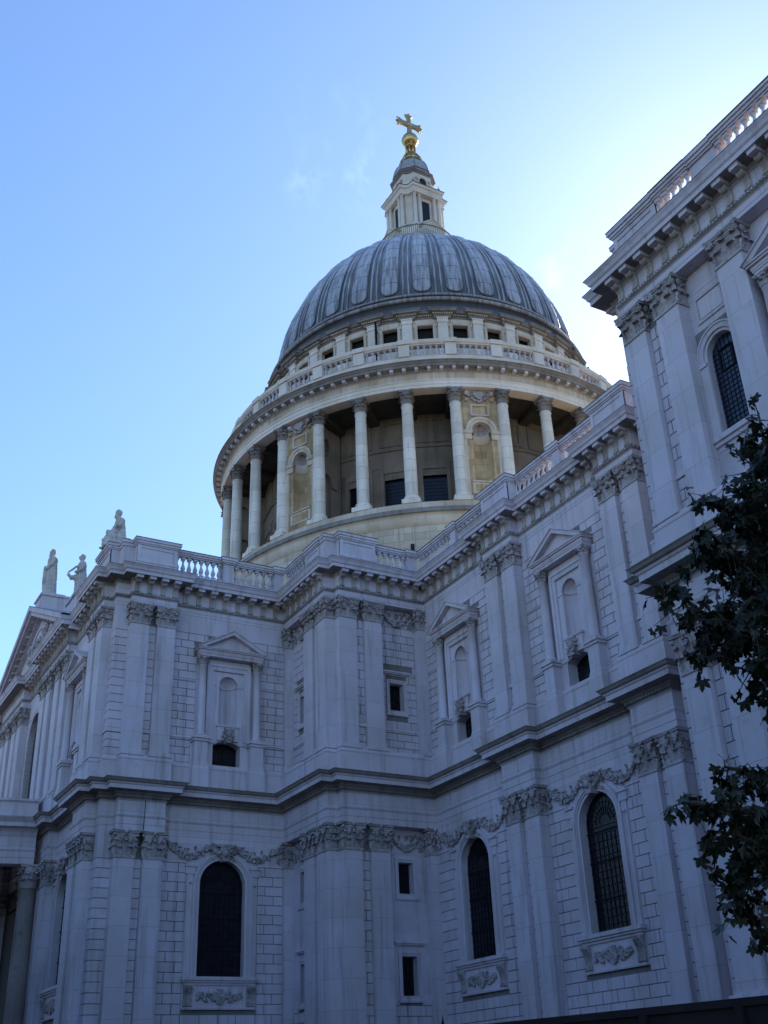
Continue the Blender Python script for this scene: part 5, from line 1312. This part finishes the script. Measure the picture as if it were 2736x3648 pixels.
def head(mb, x, y, z, s=1., beard=True):
    mb.ball((x, y, z), .20*s, 16, 12, (.85, 1, 1.15)); mb.ball((x, y-.04*s, z+.06*s), .21*s, 14, 10, (.95, 1, .95))
    mb.ball((x, y+.20*s, z-.01*s), .045*s, 8, 6, (.8, 1, 1.6)); mb.ball((x, y+.16*s, z+.07*s), .07*s, 8, 6, (1.8, .7, .4))
    if beard: mb.ball((x, y+.12*s, z-.20*s), .12*s, 10, 8, (1, .9, 1.5))
    mb.tube([(x, y-.02, z-.38*s), (x, y, z-.1*s)], [.13*s, .10*s], 10)
# facing +y (north); standing apostle wrapped in a long cloak
m1 = MB()
robe(m1, [(.50, .46, 0, 0, 0), (.52, .48, .3, 0, 0), (.46, .42, 1.0, 0, 0), (.44, .40, 1.6, 0, 0), (.44, .36, 2.1, 0, 0), (.47, .33, 2.5, 0, 0), (.40, .28, 2.72, 0, 0), (.16, .15, 2.85, 0, 0)], 9, .08)
head(m1, 0, .06, 3.08, 1.05)
m1.tube([(.42, -.02, 2.55), (.52, .12, 2.1), (.38, .42, 1.95), (.1, .50, 2.05)], [.15, .14, .12, .09], 10); m1.tube([(-.42, -.02, 2.55), (-.52, .10, 2.15), (-.30, .42, 1.85), (0, .52, 1.9)], [.15, .14, .12, .09], 10)
m1.tube([(-.05, .50, 1.9), (-.1, .52, 1.3), (-.12, .50, .9)], [.12, .10, .05], 8); m1.box(-.55, .55, -.5, .5, -.08, .06)
m1.tube([(.2, .42, 2.0), (.1, .50, 1.1), (.05, .46, .2)], [.06, .09, .05], 8)
SC = carve('statue', 'cloaked stone apostle standing on the pediment apex, leftmost of the three statues', m1, (17.86, 15.25, 33.2), 0, 'stone statues on the transept skyline')
m2 = MB()
robe(m2, [(.36, .34, 0, 0, 0), (.38, .36, .3, 0, 0), (.38, .34, .8, 0, 0), (.42, .36, 1.2, 0, 0), (.36, .28, 1.6, 0, 0), (.40, .26, 2.0, 0, 0), (.34, .22, 2.2, 0, 0), (.14, .13, 2.32, 0, 0)], 8, .10)
head(m2, 0, .04, 2.52, .92, False)
m2.tube([(.38, 0, 2.05), (.50, .08, 1.65), (.30, .50, 1.35), (.05, .66, 1.30)], [.13, .12, .10, .07], 10)
m2.tube([(-.38, 0, 2.05), (-.46, .12, 1.70), (-.25, .34, 1.55), (0, .42, 1.62)], [.13, .12, .10, .08], 10)
m2.extrude([(.38, 2.0), (.86, 1.52), (.80, 1.46), (.32, 1.93)], -.16, .16, (), Matrix(((0, 1, 0, 0), (1, 0, 0, 0), (0, 0, 1, 0), (0, 0, 0, 1)))); m2.tube([(0, .3, 1.35), (0, .62, 1.22), (0, .84, 1.42)], [.13, .13, .09], 8)
m2.tube([(.3, .2, 1.25), (0, .38, 1.15), (-.35, .2, 1.3)], [.08, .1, .08], 8)
m2.box(-.42, .42, -.4, .4, -.08, .06)
SB = carve('statue', 'stone apostle holding out an open book, standing beside the pediment foot', m2, (9.7, 15.1, 29.75), .1, 'stone statues on the transept skyline')
m3 = MB()      # seated figure leaning forward on a block
m3.box(-.45, .45, -.55, .35, 0, .55)
robe(m3, [(.38, .30, .5, 0, -.18), (.36, .28, .8, 0, -.18), (.34, .24, 1.15, 0, -.14), (.36, .22, 1.4, 0, -.10), (.30, .18, 1.52, 0, -.08), (.12, .11, 1.62, 0, -.05)], 7, .09)
head(m3, 0, .02, 1.83, .85)
for sx in (-1, 1):
    m3.tube([(sx*.18, -.1, .62), (sx*.24, .42, .72)], [.20, .17], 10); m3.tube([(sx*.24, .42, .70), (sx*.25, .50, .35), (sx*.22, .58, .05)], [.16, .14, .12], 10); m3.ball((sx*.22, .68, .05), .1, 8, 6, (.9, 1.7, .7))
    m3.tube([(sx*.34, -.08, 1.38), (sx*.42, .1, 1.05), (sx*.2, .38, .95)], [.11, .10, .08], 8)
robe(m3, [(.42, .34, 0, 0, .25), (.40, .32, .4, 0, .22), (.32, .26, .72, 0, .15)], 9, .1); m3.ball((-.05, .62, .25), .20, 10, 8, (1, 1, 1.4)); m3.ball((0, .5, .78), .14, 8, 6)
SA = carve('statue', 'seated stone apostle leaning forward on the corner pedestal of the parapet', m3, (2.6, 14.95, 30.05), .15, 'stone statues on the transept skyline')
SA.scale = (1.18, 1.1, 1.30); SB.scale = (1.0, 1.0, 1.14); SC.scale = (.95, .95, 1.1)

# ------------------------------------------------------------------ ground
g = MB(); g.add([(-2500, -2500, 0), (2500, -2500, 0), (2500, 2500, 0), (-2500, 2500, 0)], [(0, 1, 2, 3)]); tag(obj('ground', g, M['paving'], recalc=False), kind='structure')
# hoarding in front of the nave
HO = thing('hoarding', 'dark painted hoarding along the foot of the nave wall', 'hoarding', (-40, 19.3, 0))
p0, p1 = Vector((-30.0, 21.5)), Vector((-47.5, 17.72)); d = p1-p0; L = d.length; ang = atan2(d.y, d.x)
HT = Matrix.Translation((p0.x+40, p0.y-19.3, 0)) @ Matrix.Rotation(ang, 4, 'Z')
n = 12
q = MB()
for i in range(n): q.box(i*L/n+.006, (i+1)*L/n-.006, -.02, .02, .05, 2.50, HT)
obj('panel', q, M['hoard'], HO)
q = MB()
for i in range(n+1): q.box(i*L/n-.05, i*L/n+.05, -.12, -.025, 0, 2.5, HT)
q.box(0, L, -.05, .05, 2.503, 2.60, HT); obj('frame', q, M['hoard'], HO)
q = MB()
for s in (.335, .445): q.lathe([(.035, 2.58), (.03, 2.66), (.012, 2.72), (.0, 2.80)], 8, (0, 0), True, HT @ Matrix.Translation((L*s, 0, 0)))
obj('spike', q, M['iron'], HO)

# ------------------------------------------------------------------ plane tree reaching in from the right
rnd = random.Random(21)
BR = {
'A': [(-46.92, 19.21, 4.64), (-46.92, 20.19, 5.62), (-46.91, 20.96, 6.14), (-46.98, 21.49, 6.44), (-46.97, 21.78, 6.68), (-47.04, 22.0, 6.75)],
'B': [(-46.91, 20.96, 6.14), (-47.11, 21.2, 6.99), (-47.19, 21.25, 7.63), (-47.25, 21.25, 8.0)],
'C': [(-46.92, 20.19, 5.62), (-46.83, 21.34, 5.63), (-46.84, 22.0, 5.83), (-46.8, 22.3, 6.04), (-46.75, 22.4, 6.1)],
'D': [(-46.92, 19.21, 4.64), (-46.95, 20.61, 5.08), (-46.92, 21.3, 5.2), (-46.81, 21.65, 5.35)],
'E': [(-47.3, 20.01, 3.9), (-46.92, 20.94, 3.97), (-46.65, 21.43, 3.93), (-46.52, 21.84, 3.98), (-46.38, 22.14, 4.04), (-46.28, 22.25, 4.06)],
'F': [(-46.65, 21.43, 3.93), (-46.48, 21.75, 3.47), (-46.29, 21.85, 3.35)],
'G': [(-47.3, 20.01, 3.9), (-46.71, 20.67, 4.7), (-46.52, 21.05, 4.73)],
'I': [(-47.11, 21.2, 6.99), (-47.0, 21.6, 7.2), (-46.95, 21.75, 7.1)],
'J': [(-46.91, 20.96, 6.14), (-46.8, 21.5, 6.6), (-46.7, 21.9, 6.75)],
'K': [(-46.92, 20.94, 3.97), (-46.6, 21.5, 4.35), (-46.5, 21.8, 4.4)],
'L': [(-46.48, 21.75, 3.47), (-46.3, 21.7, 3.1), (-46.35, 21.5, 2.95)],
'M': [(-47.26, 20.79, 6.85), (-47.32, 21.11, 7.44), (-47.38, 21.21, 7.88), (-47.42, 21.26, 8.18)],
'N': [(-47.17, 20.98, 6.03), (-46.97, 21.45, 6.09), (-46.7, 21.76, 5.67), (-46.59, 21.98, 5.61)],
'O': [(-47.23, 20.95, 6.34), (-47.05, 21.23, 6.59), (-46.99, 21.51, 7.2)],
'P': [(-46.68, 21.11, 3.82), (-46.67, 21.49, 4.2), (-46.56, 21.64, 4.38)],
'Q': [(-46.67, 21.18, 3.55), (-46.58, 21.55, 3.62), (-46.49, 21.8, 3.75), (-46.32, 21.99, 3.8)],
'R': [(-47.1, 21.17, 5.11), (-47.03, 21.41, 5.55), (-46.99, 21.65, 5.68)],
'H': [(-47.3, 20.01, 3.9), (-46.77, 21.05, 2.95), (-46.50, 21.3, 2.90)],
}
TREE = thing('plane_tree', 'leafy plane tree with dark lobed leaves hanging in front of the west block', 'tree', (-47.6, 18.9, 0))
TL = Vector((-47.6, 18.9, 0))
q = MB(); q.tube([(0, 0, 0), (.05, .02, 1.2), (.1, .08, 2.6), (.25, .2, 3.6), (.3, .3, 5.5), (.2, -.1, 8), (.1, -.3, 11)], [.30, .24, .22, .19, .15, .10, .04], 12); obj('trunk', q, M['bark'], TREE)
LEAFP = []
for k in range(5):
    a = pi/2+(k-2)*radians(50); L_ = (1.0, .92, .66)[abs(k-2)]
    for da, rr in ((-18, .70), (-9, .82), (0, 1.0), (9, .82), (18, .70)): LEAFP.append((L_*rr*cos(a+radians(da)), L_*rr*sin(a+radians(da))))
    if k < 4: am = a+radians(25); LEAFP.append((.50*cos(am), .50*sin(am)))
LEAFP = LEAFP[::1]; LEAFP.append((-.12, -.08)); LEAFP.insert(0, (.12, -.08))
def add_leaf(mb, p, s, R):
    n = len(LEAFP); vs = [p+R @ Vector((0, .12*s, -.03*s))]
    for x, y in LEAFP: r2 = x*x+y*y; vs.append(p+R @ Vector((x*s, (y+.1)*s, -.22*s*r2+.10*s*abs(x))))
    mb.add(vs, [(0, i, i+1) for i in range(1, n)]+[(0, n, 1)], False)
from mathutils import Euler
lm = MB(); tw = MB()
NODES = []
for k, pts in BR.items():
    pv = [Vector(p)-TL for p in pts]
    b = MB(); n0 = .055 if k in 'AE' else .03
    b.tube(pv, [n0*(1-.8*i/(len(pv)-1))+.006 for i in range(len(pv))], 7); obj('branch', b, M['bark'], TREE)
    for i in range(len(pv)-1):
        a, c = pv[i], pv[i+1]; L_ = (c-a).length; m_ = max(2, int(L_/.030))
        for j in range(m_):
            p = a.lerp(c, (j+rnd.random())/m_)
            if k in 'A' and i == 0: continue
            tip = (i == len(pv)-2)
            tl = rnd.uniform(.10, .50)*(1 if not tip else .7)
            if k in 'EFHG': tl *= .8
            dr = Vector((rnd.gauss(0, 1), rnd.gauss(0, 1), rnd.gauss(-.1, .9))).normalized()
            e = p+dr*tl+Vector((0, 0, -.12*tl)); tw.tube([p, p.lerp(e, .5)+Vector((0, 0, .02)), e], [.008, .005, .003], 4)
            for u in range(rnd.randint(3, 5)):
                f = .35+.65*rnd.random(); pp = p.lerp(e, f)+Vector((rnd.gauss(0, .035), rnd.gauss(0, .035), rnd.gauss(-.03, .035)))
                R = Euler((rnd.uniform(-2.4, -.5), rnd.uniform(-.8, .8), rnd.uniform(0, 6.28))).to_matrix()
                add_leaf(lm, pp, rnd.uniform(.075, .13), R)
# the rest of the crown, above and to the right of the picture
for i in range(900):
    u = rnd.random(); a = rnd.uniform(0, 2*pi); z = rnd.uniform(3.2, 11.5); rr = 2.6*sqrt(rnd.random())*(1-.5*abs(z-6.5)/5.5)
    p = Vector((-3.4+rr*cos(a), -1.9+rr*sin(a), z))
    R = Euler((rnd.uniform(-2.4, -.5), rnd.uniform(-.8, .8), rnd.uniform(0, 6.28))).to_matrix(); add_leaf(lm, p, rnd.uniform(.09, .14), R)
obj('twigs', tw, M['bark'], TREE); obj('leaves', lm, M['leaf'], TREE, recalc=False)

# unseen trees and offices behind the camera, added to dim the lower walls
def blocker_tree(name, label, x, y, H, Rr, seed):
    t = thing(name, label, 'tree', (x, y, 0), 'unseen plane trees added to block sky light'); r_ = random.Random(seed)
    q = MB(); q.tube([(0, 0, 0), (.1, 0, H*.2), (0, .1, H*.4), (.1, .1, H*.8)], [.45, .36, .28, .08], 10)
    for k in range(7):
        a = k*.9; q.tube([(0, .1, H*(.3+.05*k)), (Rr*.4*cos(a), Rr*.4*sin(a), H*(.42+.05*k)), (Rr*.75*cos(a), Rr*.75*sin(a), H*(.5+.055*k))], [.16, .1, .03], 6)
    obj('trunk', q, M['bark'], t); q = MB()
    for i in range(4200):
        v = Vector((r_.gauss(0, 1), r_.gauss(0, 1), r_.gauss(0, 1))).normalized()*(r_.random()**.4)
        p = Vector((v.x*Rr, v.y*Rr, H*.60+v.z*H*.40))
        add_leaf(q, p, r_.uniform(.35, .6), Euler((r_.uniform(-2.4, -.5), r_.uniform(-.8, .8), r_.uniform(0, 6.28))).to_matrix())
    obj('leaves', q, M['leaf'], t, recalc=False)
for i, (x, y, H, Rr) in enumerate(((-36, 39, 16, 6.8), (-20, 36, 16, 7), (-3, 34, 16, 7), (13, 36, 16, 7), (-52, 44, 16, 7.5), (-67, 36, 16, 7), (-70, 19, 15, 6), (-28, 33, 12, 4.5), (4, 30, 12, 5))):
    blocker_tree('plane_tree', ('unseen plane tree added to block sky light, %s from the west' % ('third', 'fourth', 'fifth', 'sixth', 'second of the back row', 'first', 'nearest one', 'small one nearest the transept', 'small one east of the transept')[i]), x, y, H, Rr, i+5)
OB = thing('blocker_building', 'unseen brown brick building added to shade the lower walls', 'building', (-20, 66, 0))  # out of view, added only to hold back sky light
q = MB(); q.box(-60, 60, 0, 14, 0, 24); obj('wall', q, M['brick'], OB)
wm = MB(); wm.box(-.7, .7, -.05, .0, 0, 1.9); WM_ = wm.mesh('window', M['glass2'])
for i in range(24):
    for j in range(3): link('window', WM_, OB, (-55+i*4.8, 0, 3+j*5.2))
